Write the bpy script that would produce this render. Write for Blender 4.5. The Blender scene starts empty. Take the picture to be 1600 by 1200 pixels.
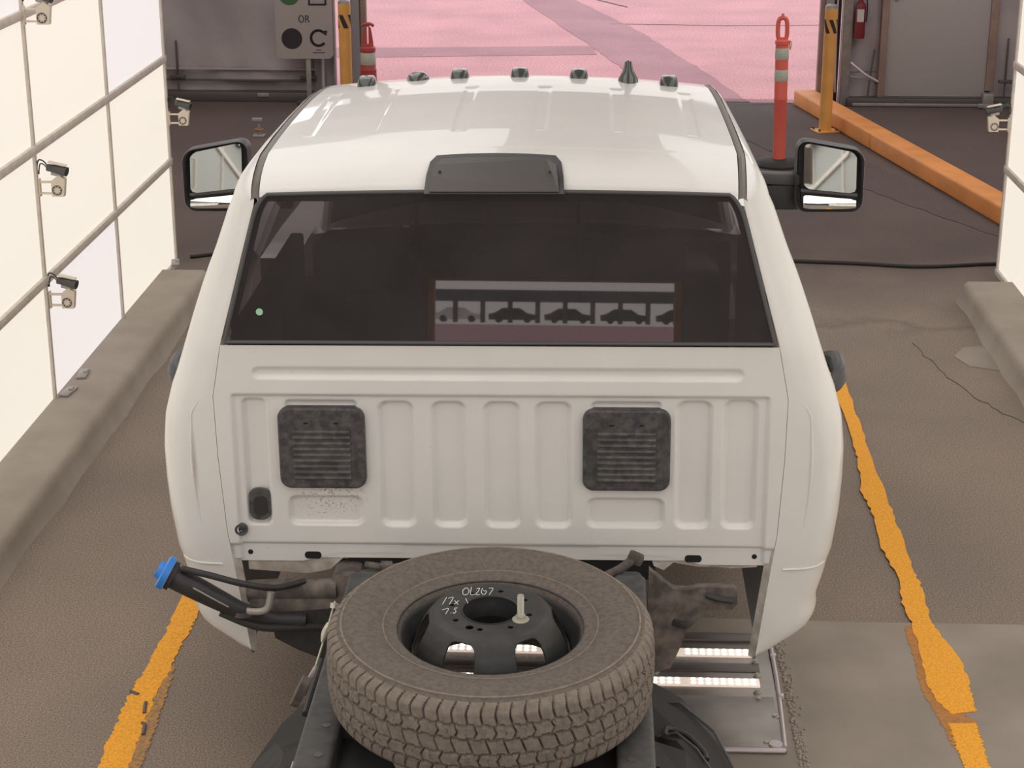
import bpy, bmesh, math, random
import numpy as np
from mathutils import Matrix, Vector
random.seed(7)
PI = math.pi
SC = bpy.context.scene
COL = SC.collection

# ------------------------------------------------------------------ camera
cam = bpy.data.cameras.new('camera'); camo = bpy.data.objects.new('camera', cam); COL.objects.link(camo)
cam.sensor_width = 36.0; cam.sensor_fit = 'HORIZONTAL'; cam.lens = 36.0 * 2850 / 1600
cam.clip_start = 0.05; cam.clip_end = 500
camo.location = (0, 0, 3.1)
camo.rotation_euler = (math.radians(90 - 19.07), 0, math.atan(135 / math.hypot(2850, 985)))
SC.camera = camo

# ------------------------------------------------------------------ world, sun, added fill lights, exposure
W = bpy.data.worlds.new('hazy_sky'); SC.world = W; W.use_nodes = True
nt = W.node_tree; bg = nt.nodes['Background']
tc = nt.nodes.new('ShaderNodeTexCoord'); sx = nt.nodes.new('ShaderNodeSeparateXYZ'); cr = nt.nodes.new('ShaderNodeValToRGB')
nt.links.new(tc.outputs['Generated'], sx.inputs[0]); nt.links.new(sx.outputs['Z'], cr.inputs[0])
cr.color_ramp.elements[0].position = 0.0; cr.color_ramp.elements[0].color = (1.0, 0.90, 0.86, 1)
cr.color_ramp.elements[1].position = 0.7; cr.color_ramp.elements[1].color = (0.80, 0.84, 0.92, 1)
nt.links.new(cr.outputs[0], bg.inputs[0]); bg.inputs[1].default_value = 1.42

sun = bpy.data.lights.new('sun', 'SUN'); sun.energy = 2.0; sun.angle = math.radians(0.9); sun.color = (1.0, 0.93, 0.86)
suno = bpy.data.objects.new('sun', sun); COL.objects.link(suno)
SUN_DIR = Vector((-0.36, 0.03, -0.93)).normalized()          # the way the light travels
suno.rotation_euler = SUN_DIR.to_track_quat('-Z', 'Y').to_euler()

FILL_LIGHTS = [(-1.4, -6.0, 66), (1.4, -6.0, 66), (-1.4, -1.2, 64), (1.4, -1.2, 64), (-1.5, 3.6, 40), (1.5, 3.6, 40), (-1.5, 8.2, 36), (1.5, 8.2, 36), (-3.5, 13.6, 80), (3.5, 13.6, 80)]
for lx, ly, pw in FILL_LIGHTS:                                        # added overhead fill lights, no fixtures seen
    l = bpy.data.lights.new('overhead_fill', 'AREA'); l.shape = 'RECTANGLE'; l.size = 2.0; l.size_y = 4.6
    l.energy = pw; l.color = (1.0, 0.965, 0.92)
    o = bpy.data.objects.new('overhead_fill', l); COL.objects.link(o); o.location = (lx, ly, 3.62)

SC.view_settings.view_transform = 'Standard'; SC.view_settings.look = 'None'
SC.view_settings.exposure = 0.0; SC.view_settings.gamma = 1.0; SC.view_settings.use_curve_mapping = False

# ------------------------------------------------------------------ helpers
def tag(o, label=None, cat=None, group=None, kind=None):
    if label: o['label'] = label
    if cat: o['category'] = cat
    if group: o['group'] = group
    if kind: o['kind'] = kind
    return o

def empty(name, loc=(0, 0, 0), rot=(0, 0, 0)):
    o = bpy.data.objects.new(name, None); COL.objects.link(o); o.location = loc; o.rotation_euler = rot
    o.empty_display_size = 0.2
    return o

def copy_tree(o, parent=None):
    c = o.copy(); COL.objects.link(c); c.parent = parent
    for k in ('label', 'group'):
        if k in c and parent is None and k == 'label': pass
    for ch in [x for x in bpy.data.objects if x.parent == o]:
        copy_tree(ch, c)
    return c

def srgb(r, g, b):
    f = lambda c: (c / 255 / 12.92) if c / 255 <= 0.04045 else ((c / 255 + 0.055) / 1.055) ** 2.4
    return (f(r), f(g), f(b))

def mat(name, col, rough=0.5, metal=0.0, coat=0.0, noise=None, bump=None, emit=None, spec=0.5, col2=None):
    """noise=(scale, amount 0..1, detail) mixes col towards col2; bump=(scale, distance)"""
    m = bpy.data.materials.new(name); m.use_nodes = True
    t = m.node_tree; b = t.nodes['Principled BSDF']
    b.inputs['Base Color'].default_value = (*col, 1); b.inputs['Roughness'].default_value = rough
    b.inputs['Metallic'].default_value = metal; b.inputs['Specular IOR Level'].default_value = spec
    if coat:
        b.inputs['Coat Weight'].default_value = coat; b.inputs['Coat Roughness'].default_value = 0.04
    if emit:
        b.inputs['Emission Color'].default_value = (*emit[0], 1); b.inputs['Emission Strength'].default_value = emit[1]
    tcn = t.nodes.new('ShaderNodeTexCoord')
    if noise:
        n = t.nodes.new('ShaderNodeTexNoise'); n.inputs['Scale'].default_value = noise[0]
        n.inputs['Detail'].default_value = noise[2] if len(noise) > 2 else 4
        t.links.new(tcn.outputs['Object'], n.inputs['Vector'])
        r = t.nodes.new('ShaderNodeValToRGB'); r.color_ramp.elements[0].position = 0.38; r.color_ramp.elements[1].position = 0.66
        c2 = col2 or tuple(x * (1 - noise[1]) for x in col)
        r.color_ramp.elements[0].color = (*col, 1); r.color_ramp.elements[1].color = (*c2, 1)
        t.links.new(n.outputs['Fac'], r.inputs[0]); t.links.new(r.outputs[0], b.inputs['Base Color'])
    if bump:
        n2 = t.nodes.new('ShaderNodeTexNoise'); n2.inputs['Scale'].default_value = bump[0]; n2.inputs['Detail'].default_value = 3
        t.links.new(tcn.outputs['Object'], n2.inputs['Vector'])
        bp = t.nodes.new('ShaderNodeBump'); bp.inputs['Distance'].default_value = bump[1]; bp.inputs['Strength'].default_value = 0.7
        t.links.new(n2.outputs['Fac'], bp.inputs['Height']); t.links.new(bp.outputs[0], b.inputs['Normal'])
    return m

class B:
    """collects geometry for ONE mesh"""
    def __init__(s): s.bm = bmesh.new()
    def box(s, c, d, bev=0.0, rot=None, seg=2):
        t = bmesh.new(); bmesh.ops.create_cube(t, size=1.0)
        bmesh.ops.scale(t, vec=d, verts=t.verts)
        if bev: bmesh.ops.bevel(t, geom=list(t.edges), offset=min(bev, min(d) * .49), segments=seg, affect='EDGES', profile=.5)
        if rot is not None: bmesh.ops.transform(t, matrix=rot.to_4x4(), verts=t.verts)
        bmesh.ops.translate(t, vec=c, verts=t.verts); s._add(t); return s
    def _add(s, t):
        me = bpy.data.meshes.new('tmp'); t.to_mesh(me); t.free(); s.bm.from_mesh(me); bpy.data.meshes.remove(me)
    def raw(s, vs, fs):
        vv = [s.bm.verts.new(v) for v in vs]
        for f in fs:
            try: s.bm.faces.new([vv[i] for i in f])
            except ValueError: pass
        return s
    def cyl(s, p0, p1, r0, r1=None, n=20, cap=True):
        r1 = r0 if r1 is None else r1
        p0, p1 = Vector(p0), Vector(p1); d = (p1 - p0).normalized()
        a = d.orthogonal().normalized(); b = d.cross(a); vs = []
        for p, r in ((p0, r0), (p1, r1)):
            for i in range(n):
                t = 2 * PI * i / n; vs.append(p + (a * math.cos(t) + b * math.sin(t)) * r)
        fs = [(i, (i + 1) % n, n + (i + 1) % n, n + i) for i in range(n)]
        if cap: fs += [tuple(range(n - 1, -1, -1)), tuple(range(n, 2 * n))]
        return s.raw(vs, fs)
    def tube(s, pts, r, n=10, sub=6):
        P = [Vector(p) for p in pts]
        if sub > 1 and len(P) > 2:                                   # Catmull-Rom
            Q = []
            E = [P[0] * 2 - P[1]] + P + [P[-1] * 2 - P[-2]]
            for i in range(1, len(E) - 2):
                for k in range(sub):
                    t = k / sub
                    Q.append(.5 * ((2 * E[i]) + (E[i + 1] - E[i - 1]) * t + (2 * E[i - 1] - 5 * E[i] + 4 * E[i + 1] - E[i + 2]) * t * t
                                   + (-E[i - 1] + 3 * E[i] - 3 * E[i + 1] + E[i + 2]) * t ** 3))
            P = Q + [P[-1]]
        vs = []; fs = []; a = None
        for i, p in enumerate(P):
            d = (P[min(i + 1, len(P) - 1)] - P[max(i - 1, 0)]).normalized()
            a = d.orthogonal().normalized() if a is None else (a - d * a.dot(d)).normalized()
            b = d.cross(a); rr = r(i / (len(P) - 1)) if callable(r) else r
            for k in range(n):
                t = 2 * PI * k / n; vs.append(p + (a * math.cos(t) + b * math.sin(t)) * rr)
        for i in range(len(P) - 1):
            for k in range(n): fs.append((i * n + k, i * n + (k + 1) % n, (i + 1) * n + (k + 1) % n, (i + 1) * n + k))
        fs += [tuple(range(n - 1, -1, -1)), tuple(range((len(P) - 1) * n, len(P) * n))]
        return s.raw(vs, fs)
    def lathe(s, prof, n=48, c=(0, 0, 0), closed=False):
        m = len(prof); vs = []; fs = []
        for i in range(n):
            t = 2 * PI * i / n
            for r, z in prof: vs.append((c[0] + r * math.cos(t), c[1] + r * math.sin(t), c[2] + z))
        for i in range(n):
            j = (i + 1) % n
            for k in range(m if closed else m - 1):
                k2 = (k + 1) % m; fs.append((i * m + k, j * m + k, j * m + k2, i * m + k2))
        return s.raw(vs, fs)
    def prism(s, poly, h0, h1, M=None):
        """poly in local xy, extruded in local z from h0 to h1, then M"""
        M = M or Matrix(); n = len(poly)
        vs = [M @ Vector((x, y, h0)) for x, y in poly] + [M @ Vector((x, y, h1)) for x, y in poly]
        fs = [tuple(range(n - 1, -1, -1)), tuple(range(n, 2 * n))] + [(i, (i + 1) % n, n + (i + 1) % n, n + i) for i in range(n)]
        return s.raw(vs, fs)
    def grid(s, nu, nv, fn, skip=None):
        vs = [fn(i, j) for i in range(nu) for j in range(nv)]
        fs = [(i * nv + j, (i + 1) * nv + j, (i + 1) * nv + j + 1, i * nv + j + 1) for i in range(nu - 1) for j in range(nv - 1)
              if not (skip and skip(i, j))]
        return s.raw(vs, fs)
    def islands(s):
        seen = set(); out = []
        for v in s.bm.verts:
            if v in seen: continue
            st = [v]; seen.add(v); comp = []
            while st:
                q = st.pop(); comp.append(q)
                for e in q.link_edges:
                    w_ = e.other_vert(q)
                    if w_ not in seen: seen.add(w_); st.append(w_)
            out.append(comp)
        return out
    def split(s, name, m, parent=None, **k):
        """every loose piece becomes an object of its own"""
        res = []; s.bm.verts.index_update()
        for comp in s.islands():
            ids = {v: i for i, v in enumerate(comp)}; fs = []
            for f in {f for v in comp for f in v.link_faces}: fs.append([ids[v] for v in f.verts])
            res.append(B().raw([v.co.copy() for v in comp], fs).done(name, m, parent, **k))
        s.bm.free(); return res
    def done(s, name, m, parent=None, smooth=True, ang=35, loc=None, recalc=True):
        bm = s.bm
        if recalc: bmesh.ops.recalc_face_normals(bm, faces=bm.faces)
        me = bpy.data.meshes.new(name); bm.to_mesh(me); bm.free()
        if smooth:
            me.polygons.foreach_set('use_smooth', [True] * len(me.polygons))
            try: me.set_sharp_from_angle(angle=math.radians(ang))
            except Exception: pass
        me.materials.append(m)
        o = bpy.data.objects.new(name, me); COL.objects.link(o); o.parent = parent
        if loc: o.location = loc
        return o

def npmesh(name, V, F, m, parent=None, ang=40):
    me = bpy.data.meshes.new(name); me.from_pydata(V.tolist() if hasattr(V, 'tolist') else V, [], F.tolist() if hasattr(F, 'tolist') else F)
    me.polygons.foreach_set('use_smooth', [True] * len(me.polygons))
    if ang: me.set_sharp_from_angle(angle=math.radians(ang))
    me.materials.append(m); me.update()
    o = bpy.data.objects.new(name, me); COL.objects.link(o); o.parent = parent
    return o

def npgrid(nu, nv):
    i, j = np.meshgrid(np.arange(nu - 1), np.arange(nv - 1), indexing='ij'); a = (i * nv + j).ravel()
    return np.stack([a, a + nv, a + nv + 1, a + 1], 1)

def rrect(w, h, r, n=6, cx=0, cy=0):
    out = []
    for qx, qy, a0 in ((1, 1, 0), (-1, 1, 90), (-1, -1, 180), (1, -1, 270)):
        for k in range(n + 1):
            a = math.radians(a0 + 90 * k / n)
            out.append((cx + qx * (w / 2 - r) + r * math.cos(a), cy + qy * (h / 2 - r) + r * math.sin(a)))
    return out

XZ = Matrix(((1, 0, 0, 0), (0, 0, -1, 0), (0, 1, 0, 0), (0, 0, 0, 1)))     # local (x,y,z) -> (x,-z,y): a drawing that faces -y
def ipl(x, xs, ys): return float(np.interp(x, xs, ys))

# ------------------------------------------------------------------ materials
def asphalt(name, base, speck_lo, speck_hi, stain_dim=None, bumpd=0.0012, grain=150):
    m = bpy.data.materials.new(name); m.use_nodes = True; t = m.node_tree; b = t.nodes['Principled BSDF']
    N = t.nodes.new; L = t.links.new
    g = N('ShaderNodeNewGeometry')
    n1 = N('ShaderNodeTexNoise'); n1.inputs['Scale'].default_value = grain; n1.inputs['Detail'].default_value = 4; n1.inputs['Roughness'].default_value = .8
    n2 = N('ShaderNodeTexNoise'); n2.inputs['Scale'].default_value = 1.1; n2.inputs['Detail'].default_value = 6
    n3 = N('ShaderNodeTexVoronoi'); n3.inputs['Scale'].default_value = 180
    for n in (n1, n2, n3): L(g.outputs['Position'], n.inputs['Vector'])
    r1 = N('ShaderNodeValToRGB'); r1.color_ramp.elements[0].position = .36; r1.color_ramp.elements[1].position = .66
    r1.color_ramp.elements[0].color = (*speck_lo, 1); r1.color_ramp.elements[1].color = (*speck_hi, 1)
    e = r1.color_ramp.elements.new(.5); e.color = (*base, 1)
    L(n1.outputs['Fac'], r1.inputs[0])
    r2 = N('ShaderNodeValToRGB'); r2.color_ramp.elements[0].position = .3; r2.color_ramp.elements[1].position = .7
    r2.color_ramp.elements[0].color = (.86, .86, .86, 1); r2.color_ramp.elements[1].color = (1.08, 1.06, 1.04, 1)
    L(n2.outputs['Fac'], r2.inputs[0])
    mx = N('ShaderNodeMix'); mx.data_type = 'RGBA'; mx.blend_type = 'MULTIPLY'; mx.inputs[0].default_value = 1
    L(r1.outputs[0], mx.inputs[6]); L(r2.outputs[0], mx.inputs[7]); out = mx.outputs[2]
    if stain_dim:                                                    # worn dark seam, then the tent floor's dimness put into the colour
        s = N('ShaderNodeSeparateXYZ'); L(g.outputs['Position'], s.inputs[0])
        nz = N('ShaderNodeTexNoise'); nz.inputs['Scale'].default_value = 2.3; nz.inputs['Detail'].default_value = 5; L(g.outputs['Position'], nz.inputs['Vector'])
        ad = N('ShaderNodeMath'); ad.operation = 'MULTIPLY_ADD'; ad.inputs[1].default_value = 1.3; L(nz.outputs['Fac'], ad.inputs[0]); L(s.outputs['Y'], ad.inputs[2])
        rr = N('ShaderNodeValToRGB'); mr = N('ShaderNodeMapRange'); mr.inputs['From Min'].default_value = stain_dim[0]; mr.inputs['From Max'].default_value = stain_dim[1]
        L(ad.outputs[0], mr.inputs['Value']); L(mr.outputs[0], rr.inputs[0])
        rr.color_ramp.elements[0].position = 0; rr.color_ramp.elements[0].color = (1, 1, 1, 1)
        rr.color_ramp.elements[1].position = 1; rr.color_ramp.elements[1].color = (.52, .48, .52, 1)
        for p, c in ((.30, 1.0), (.36, .74), (.42, .95), (.55, .80)):
            q = rr.color_ramp.elements.new(p); q.color = (c, c, c, 1)
        m2 = N('ShaderNodeMix'); m2.data_type = 'RGBA'; m2.blend_type = 'MULTIPLY'; m2.inputs[0].default_value = 1
        L(out, m2.inputs[6]); L(rr.outputs[0], m2.inputs[7]); out = m2.outputs[2]
    L(out, b.inputs['Base Color']); b.inputs['Roughness'].default_value = .85; b.inputs['Specular IOR Level'].default_value = .3
    bp = N('ShaderNodeBump'); bp.inputs['Distance'].default_value = bumpd; bp.inputs['Strength'].default_value = .35
    L(n3.outputs['Distance'], bp.inputs['Height']); L(bp.outputs[0], b.inputs['Normal'])
    return m

def paintmat():
    m = mat('yellow_road_paint', srgb(255, 176, 42), .7, noise=(120, .25, 3), bump=(150, .002)); return m

M = {}
M['asphalt'] = asphalt('lane_asphalt', (.25, .203, .172), (.135, .108, .092), (.42, .35, .30), stain_dim=(9.9, 12.3))
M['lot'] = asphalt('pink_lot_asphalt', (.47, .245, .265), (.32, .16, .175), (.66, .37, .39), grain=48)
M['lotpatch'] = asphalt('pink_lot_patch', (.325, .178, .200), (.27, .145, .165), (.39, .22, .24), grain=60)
M['lanepatch'] = asphalt('dark_lane_patch', (.115, .088, .086), (.08, .06, .06), (.17, .135, .13))
M['concrete'] = mat('smooth_concrete', (.325, .28, .24), .8, noise=(2.2, .22, 8), bump=(60, .001))
M['curb'] = mat('curb_concrete', (.38, .33, .28), .85, noise=(3.5, .16, 8), bump=(45, .003))
M['panel'] = mat('lit_diffuser_panel', (.22, .21, .20), .6, emit=((1.0, .915, .80), .82))
M['panel_cool'] = mat('lit_diffuser_panel_cool', (.22, .21, .21), .6, emit=((1.0, .925, .90), .79))
M['dullpanel'] = mat('unlit_grey_panel', (.30, .30, .285), .55)
M['alu'] = mat('dull_aluminium', (.40, .365, .345), .45, metal=.35, noise=(14, .2))
M['fabric'] = mat('grey_tent_fabric', (.44, .385, .385), .8, noise=(1.5, .18, 6), bump=(3, .03))
M['roof_fabric'] = mat('white_tent_fabric', (.55, .52, .48), .8, noise=(1.2, .1, 4))
M['darkmetal'] = mat('dark_frame_metal', (.12, .105, .105), .5, metal=.3)
M['postgrey'] = mat('grey_post', (.34, .315, .33), .5)
M['rail'] = mat('pale_panel_rail', (.66, .60, .54), .5, noise=(14, .15))
M['lightmetal'] = mat('pale_post_metal', (.62, .55, .58), .35, metal=.3)
M['white'] = mat('white_truck_paint', (.785, .77, .755), .38, coat=.55, noise=(5, .035, 6))
def dirt(m):
    t = m.node_tree; b = t.nodes['Principled BSDF']; N = t.nodes.new; L = t.links.new
    src = b.inputs['Base Color'].links[0].from_socket
    tcn = N('ShaderNodeTexCoord'); sp = N('ShaderNodeSeparateXYZ'); L(tcn.outputs['Object'], sp.inputs[0])
    def mth(op, a, c=None, d=None):
        n = N('ShaderNodeMath'); n.operation = op
        for k, v in enumerate((a, c, d)):
            if v is None: continue
            if isinstance(v, (int, float)): n.inputs[k].default_value = v
            else: L(v, n.inputs[k])
        return n.outputs[0]
    def blob(cx, cz, rx, rz):
        u = mth('DIVIDE', mth('SUBTRACT', sp.outputs['X'], cx), rx); v = mth('DIVIDE', mth('SUBTRACT', sp.outputs['Z'], cz), rz)
        r = mth('SQRT', mth('ADD', mth('MULTIPLY', u, u), mth('MULTIPLY', v, v)))
        rear = mth('LESS_THAN', sp.outputs['Y'], .06)
        return mth('MULTIPLY', mth('MAXIMUM', mth('SUBTRACT', 1.0, r), 0.0), rear)
    n = N('ShaderNodeTexNoise'); n.inputs['Scale'].default_value = 130; n.inputs['Detail'].default_value = 5; L(tcn.outputs['Object'], n.inputs['Vector'])
    n2 = N('ShaderNodeTexNoise'); n2.inputs['Scale'].default_value = 14; n2.inputs['Detail'].default_value = 6; L(tcn.outputs['Object'], n2.inputs['Vector'])
    sp1 = mth('MULTIPLY', blob(-.515, .965, .13, .095), mth('MULTIPLY', mth('MAXIMUM', mth('SUBTRACT', n.outputs['Fac'], .54), 0.0), 11.0))
    st = mth('MULTIPLY', blob(-.925, 1.07, .010, .13), .55)
    fn_ = mth('MULTIPLY', mth('MAXIMUM', mth('SUBTRACT', n.outputs['Fac'], .69), 0.0), 5.0)        # sparse specks all over
    f = mth('MINIMUM', mth('ADD', mth('ADD', sp1, st), fn_), .8)
    mx = N('ShaderNodeMix'); mx.data_type = 'RGBA'; L(f, mx.inputs[0]); L(src, mx.inputs[6]); mx.inputs[7].default_value = (.36, .27, .20, 1)
    L(mx.outputs[2], b.inputs['Base Color'])
dirt(M['white'])
M['white_dirty'] = mat('dusty_white_paint', (.66, .62, .58), .6, noise=(18, .45, 8), col2=(.40, .34, .29))
M['black'] = mat('black_plastic', (.035, .034, .036), .5, noise=(30, .3))
M['grey_plastic'] = mat('grey_black_plastic', (.075, .075, .080), .45)
M['mold'] = mat('taupe_roof_molding', (.16, .14, .125), .45)
M['dusty'] = mat('dusty_black_plastic', (.046, .044, .050), .5, noise=(48, .5, 8), col2=(.105, .099, .097))
M['smoke'] = mat('smoked_lamp_lens', (.05, .058, .055), .2, coat=.5)
M['brakelens'] = mat('grey_brake_lens', (.085, .08, .08), .4)
M['frame'] = mat('dusty_frame_steel', (.062, .062, .067), .55, metal=.2, noise=(26, .4, 7), col2=(.10, .097, .095))
M['under'] = mat('dirty_underbody', (.085, .07, .065), .8, noise=(22, .5, 8), col2=(.20, .165, .145))
M['void'] = mat('dark_cab_interior', (.012, .011, .012), .85)
M['trim_in'] = mat('dark_seat_cloth', (.045, .042, .044), .9, noise=(40, .3))
M['yellow'] = mat('yellow_post_paint', srgb(236, 172, 92), .45, noise=(6, .15))
M['curby'] = mat('worn_yellow_curb_paint', srgb(240, 158, 86), .6, noise=(4, .16, 8), bump=(25, .003))
M['paint'] = paintmat()
M['oldpaint'] = mat('faded_yellow_paint', srgb(186, 128, 70), .8, noise=(60, .25, 5))
M['wornpaint'] = mat('worn_yellow_paint', srgb(190, 138, 72), .8, noise=(70, .4, 5), col2=srgb(130, 112, 95))
M['orange'] = mat('orange_plastic', srgb(245, 115, 100), .5)
M['orange_d'] = mat('red_orange_plastic', srgb(186, 78, 74), .5)
M['reflect'] = mat('silver_reflective_band', srgb(205, 212, 198), .4, noise=(60, .12))
M['red'] = mat('red_extinguisher_paint', srgb(128, 44, 50), .35)
M['label'] = mat('pale_label', srgb(205, 198, 196), .6)
M['sign'] = mat('pale_sign_board', srgb(168, 158, 155), .6)
M['green'] = mat('green_print', srgb(66, 100, 62), .6)
M['ink'] = mat('dark_print', srgb(48, 40, 46), .6)
M['steel'] = mat('brushed_steel', (.33, .30, .285), .38, metal=.75, noise=(9, .18))
M['steel_d'] = mat('dark_steel', (.15, .13, .125), .45, metal=.6)
M['zinc'] = mat('bright_zinc', (.56, .54, .47), .35, metal=.6)
M['mirror'] = mat('mirror_glass', (.80, .82, .80), .02, metal=1.0)
M['blue'] = mat('blue_cap_plastic', srgb(48, 132, 222), .35)
M['rubber'] = mat('black_rubber', (.03, .028, .028), .7)
M['led'] = mat('lit_led', (1, 1, 1), .4, emit=((1.0, .93, .86), 2.6))
M['ledbase'] = mat('led_strip_cover', (.75, .62, .52), .4, emit=((1.0, .84, .72), .5))
M['door'] = mat('grey_door_panel', (.46, .42, .41), .6)
M['jamb'] = mat('brown_jamb', (.37, .255, .215), .6, noise=(6, .25))
M['bracket'] = mat('pale_camera_bracket', (.72, .64, .52), .4)
M['sticker'] = mat('pale_green_sticker', srgb(170, 215, 180), .5)
M['chalk'] = mat('chalk_scribble', (.62, .62, .60), .9)
M['gantry'] = mat('grey_gantry_steel', (.4, .4, .4), .5)
M['carport'] = mat('dark_carport', (.05, .05, .055), .6)

def tyre_mat():
    m = mat('dusty_tyre_rubber', (.150, .124, .105), .85, noise=(85, .3, 9), col2=(.105, .087, .075), bump=(240, .0016)); return m
M['ribpale'] = mat('pale_sidewall_rib', (.27, .225, .185), .9, noise=(60, .3, 6))  # ribs paler than the sidewall around them
M['tyre'] = tyre_mat()
M['tread'] = mat('dusty_lit_tread_rubber', (.225, .185, .155), .9, noise=(60, .3, 8), col2=(.165, .138, .118), bump=(260, .001))  # dusty rubber, tread lightened in colour to stand for light from behind
M['wheelsteel'] = mat('black_wheel_steel', (.024, .025, .028), .5, noise=(26, .3, 7), col2=(.040, .038, .038))

g = bpy.data.materials.new('tinted_glass'); g.use_nodes = True; t = g.node_tree
t.nodes.remove(t.nodes['Principled BSDF']); o_ = t.nodes['Material Output']
tr = t.nodes.new('ShaderNodeBsdfTransparent'); tr.inputs[0].default_value = (.22, .20, .21, 1)
gl = t.nodes.new('ShaderNodeBsdfGlossy'); gl.inputs['Roughness'].default_value = .012
fr = t.nodes.new('ShaderNodeFresnel'); fr.inputs[0].default_value = 2.15
mx = t.nodes.new('ShaderNodeMixShader'); t.links.new(fr.outputs[0], mx.inputs[0]); t.links.new(tr.outputs[0], mx.inputs[1]); t.links.new(gl.outputs[0], mx.inputs[2])
df = t.nodes.new('ShaderNodeBsdfDiffuse'); df.inputs[0].default_value = (.42, .37, .40, 1)              # pale diffuse film lifting the pane's dark tone
nz = t.nodes.new('ShaderNodeTexNoise'); nz.inputs['Scale'].default_value = 5; nz.inputs['Detail'].default_value = 6
mr = t.nodes.new('ShaderNodeMapRange'); mr.inputs['From Min'].default_value = .3; mr.inputs['From Max'].default_value = .8; mr.inputs['To Min'].default_value = .06; mr.inputs['To Max'].default_value = .095
tcg = t.nodes.new('ShaderNodeTexCoord'); t.links.new(tcg.outputs['Object'], nz.inputs['Vector']); t.links.new(nz.outputs['Fac'], mr.inputs['Value'])
mx2 = t.nodes.new('ShaderNodeMixShader'); t.links.new(mr.outputs[0], mx2.inputs[0]); t.links.new(mx.outputs[0], mx2.inputs[1]); t.links.new(df.outputs[0], mx2.inputs[2])
t.links.new(mx2.outputs[0], o_.inputs[0]); M['glass'] = g
M['sideglass'] = g.copy(); M['sideglass'].name = 'dark_side_glass'
[n_ for n_ in M['sideglass'].node_tree.nodes if n_.type == 'BSDF_TRANSPARENT'][0].inputs[0].default_value = (.02, .02, .02, 1)
[n_ for n_ in M['sideglass'].node_tree.nodes if n_.type == 'BSDF_DIFFUSE'][0].inputs[0].default_value = (.02, .02, .02, 1)

# ================================================================== THE SETTING
def struct(o): o['kind'] = 'structure'; return o
LOT_Y = 17.15
struct(B().box((0, (LOT_Y - 14) / 2, -.05), (16, LOT_Y + 14, .1)).done('floor', M['asphalt'], smooth=False))
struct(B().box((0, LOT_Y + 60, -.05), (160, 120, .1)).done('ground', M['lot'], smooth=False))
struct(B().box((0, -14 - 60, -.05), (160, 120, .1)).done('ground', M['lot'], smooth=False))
# concrete slab set in the lane
sl = [(-.62, 2.0), (2.3, 2.0), (2.3, 6.263), (1.0, 6.258), (.2, 6.268), (-.62, 6.262)]
struct(B().prism(sl, -.02, .006).done('floor', M['concrete'], smooth=False))
struct(B().prism([(2.03, 9.35), (2.34, 9.2), (2.34, 9.75), (2.06, 9.68), (1.98, 9.52)], -.01, .004).done('floor', M['concrete'], smooth=False))

def crack(pts, r=.004, name='crack'):
    r_ = random.Random(len(pts)); P_ = []
    for (xa, ya), (xb, yb) in zip(pts[:-1], pts[1:]):
        for k in range(6): P_.append((xa + (xb - xa) * k / 6 + r_.uniform(-.012, .012), ya + (yb - ya) * k / 6 + r_.uniform(-.01, .01), .0))
    P_.append((*pts[-1], 0)); o = B().tube(P_, r, n=5, sub=1).done(name, M['darkmetal']); struct(o)
crack([(1.79, 9.75), (1.86, 9.3), (1.95, 8.9), (2.06, 8.6), (2.2, 8.4)])
crack([(.2, 22.35), (1.6, 22.25), (3.2, 22.4), (6, 22.3)], .008)
crack([(-.1, 24.9), (.1, 24.5), (.25, 24.2), (.42, 23.9)], .012)
crack([(1.1, 17.0), (1.5, 17.02), (1.85, 17.1)], .006)
# wall panels ------------------------------------------------------
YP = [10.96 - 1.345 * k for k in range(11)]
ZR = [.085, .725, 1.355, 1.98, 2.61, 3.24, 3.87]
def lightwall(side, xw):
    s = 1 if side == 'left' else -1          # inner face looks +x on the left
    w = struct(empty('wall_' + side, (xw, 0, 0)))
    pan = None
    dull = None
    for k in range(10):
        for j in range(6):
            y0, y1, z0, z1 = YP[k + 1], YP[k], ZR[j], ZR[j + 1]
            if pan is None:
                pan = B().box((0, 0, 0), (.03, y1 - y0 - .012, z1 - z0 - .012), .003, seg=1).done('light_panel', M['panel'], w, smooth=False)
                o = pan
            elif j < 4:
                o = pan.copy(); COL.objects.link(o)
                if side == 'left' and (k, j) in ((0, 2), (1, 0), (2, 3)): o.material_slots[0].link = 'OBJECT'; o.material_slots[0].material = M['panel_cool']
            elif dull is None:
                o = dull = B().box((0, 0, 0), (.03, y1 - y0 - .012, ZR[1] - ZR[0] - .012), .003, seg=1).done('upper_panel', M['dullpanel'], w, smooth=False)
            else:
                o = dull.copy(); COL.objects.link(o)
            o.location = (-s * .02, (y0 + y1) / 2, (z0 + z1) / 2); o.scale = (1, 1, (z1 - z0 - .012) / (ZR[1] - ZR[0] - .012))
    rail = None
    for j, z in enumerate(ZR):
        h = .042 if j else .034
        b = B().box((s * .004, (YP[0] + YP[10]) / 2, z), (.022, YP[0] - YP[10] + .03, h), .004)
        b.done('rail', M['rail'], w)
        if j in (1, 2, 3):
            r = B()
            for y in np.arange(5.6, 10.9, .335): r.cyl((s * .014, y, z), (s * .0185, y, z), .006, n=8)
            tag(r.done('rivet', M['lightmetal'], w), kind='stuff')
    for k, y in enumerate(YP):
        B().box((s * .002, y, 1.98), (.016, .024, 3.8), .003).done('post', M['rail'], w)
    # concrete curb the panels stand on
    return w
lightwall('left', -2.6); lightwall('right', 2.5)

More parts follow.
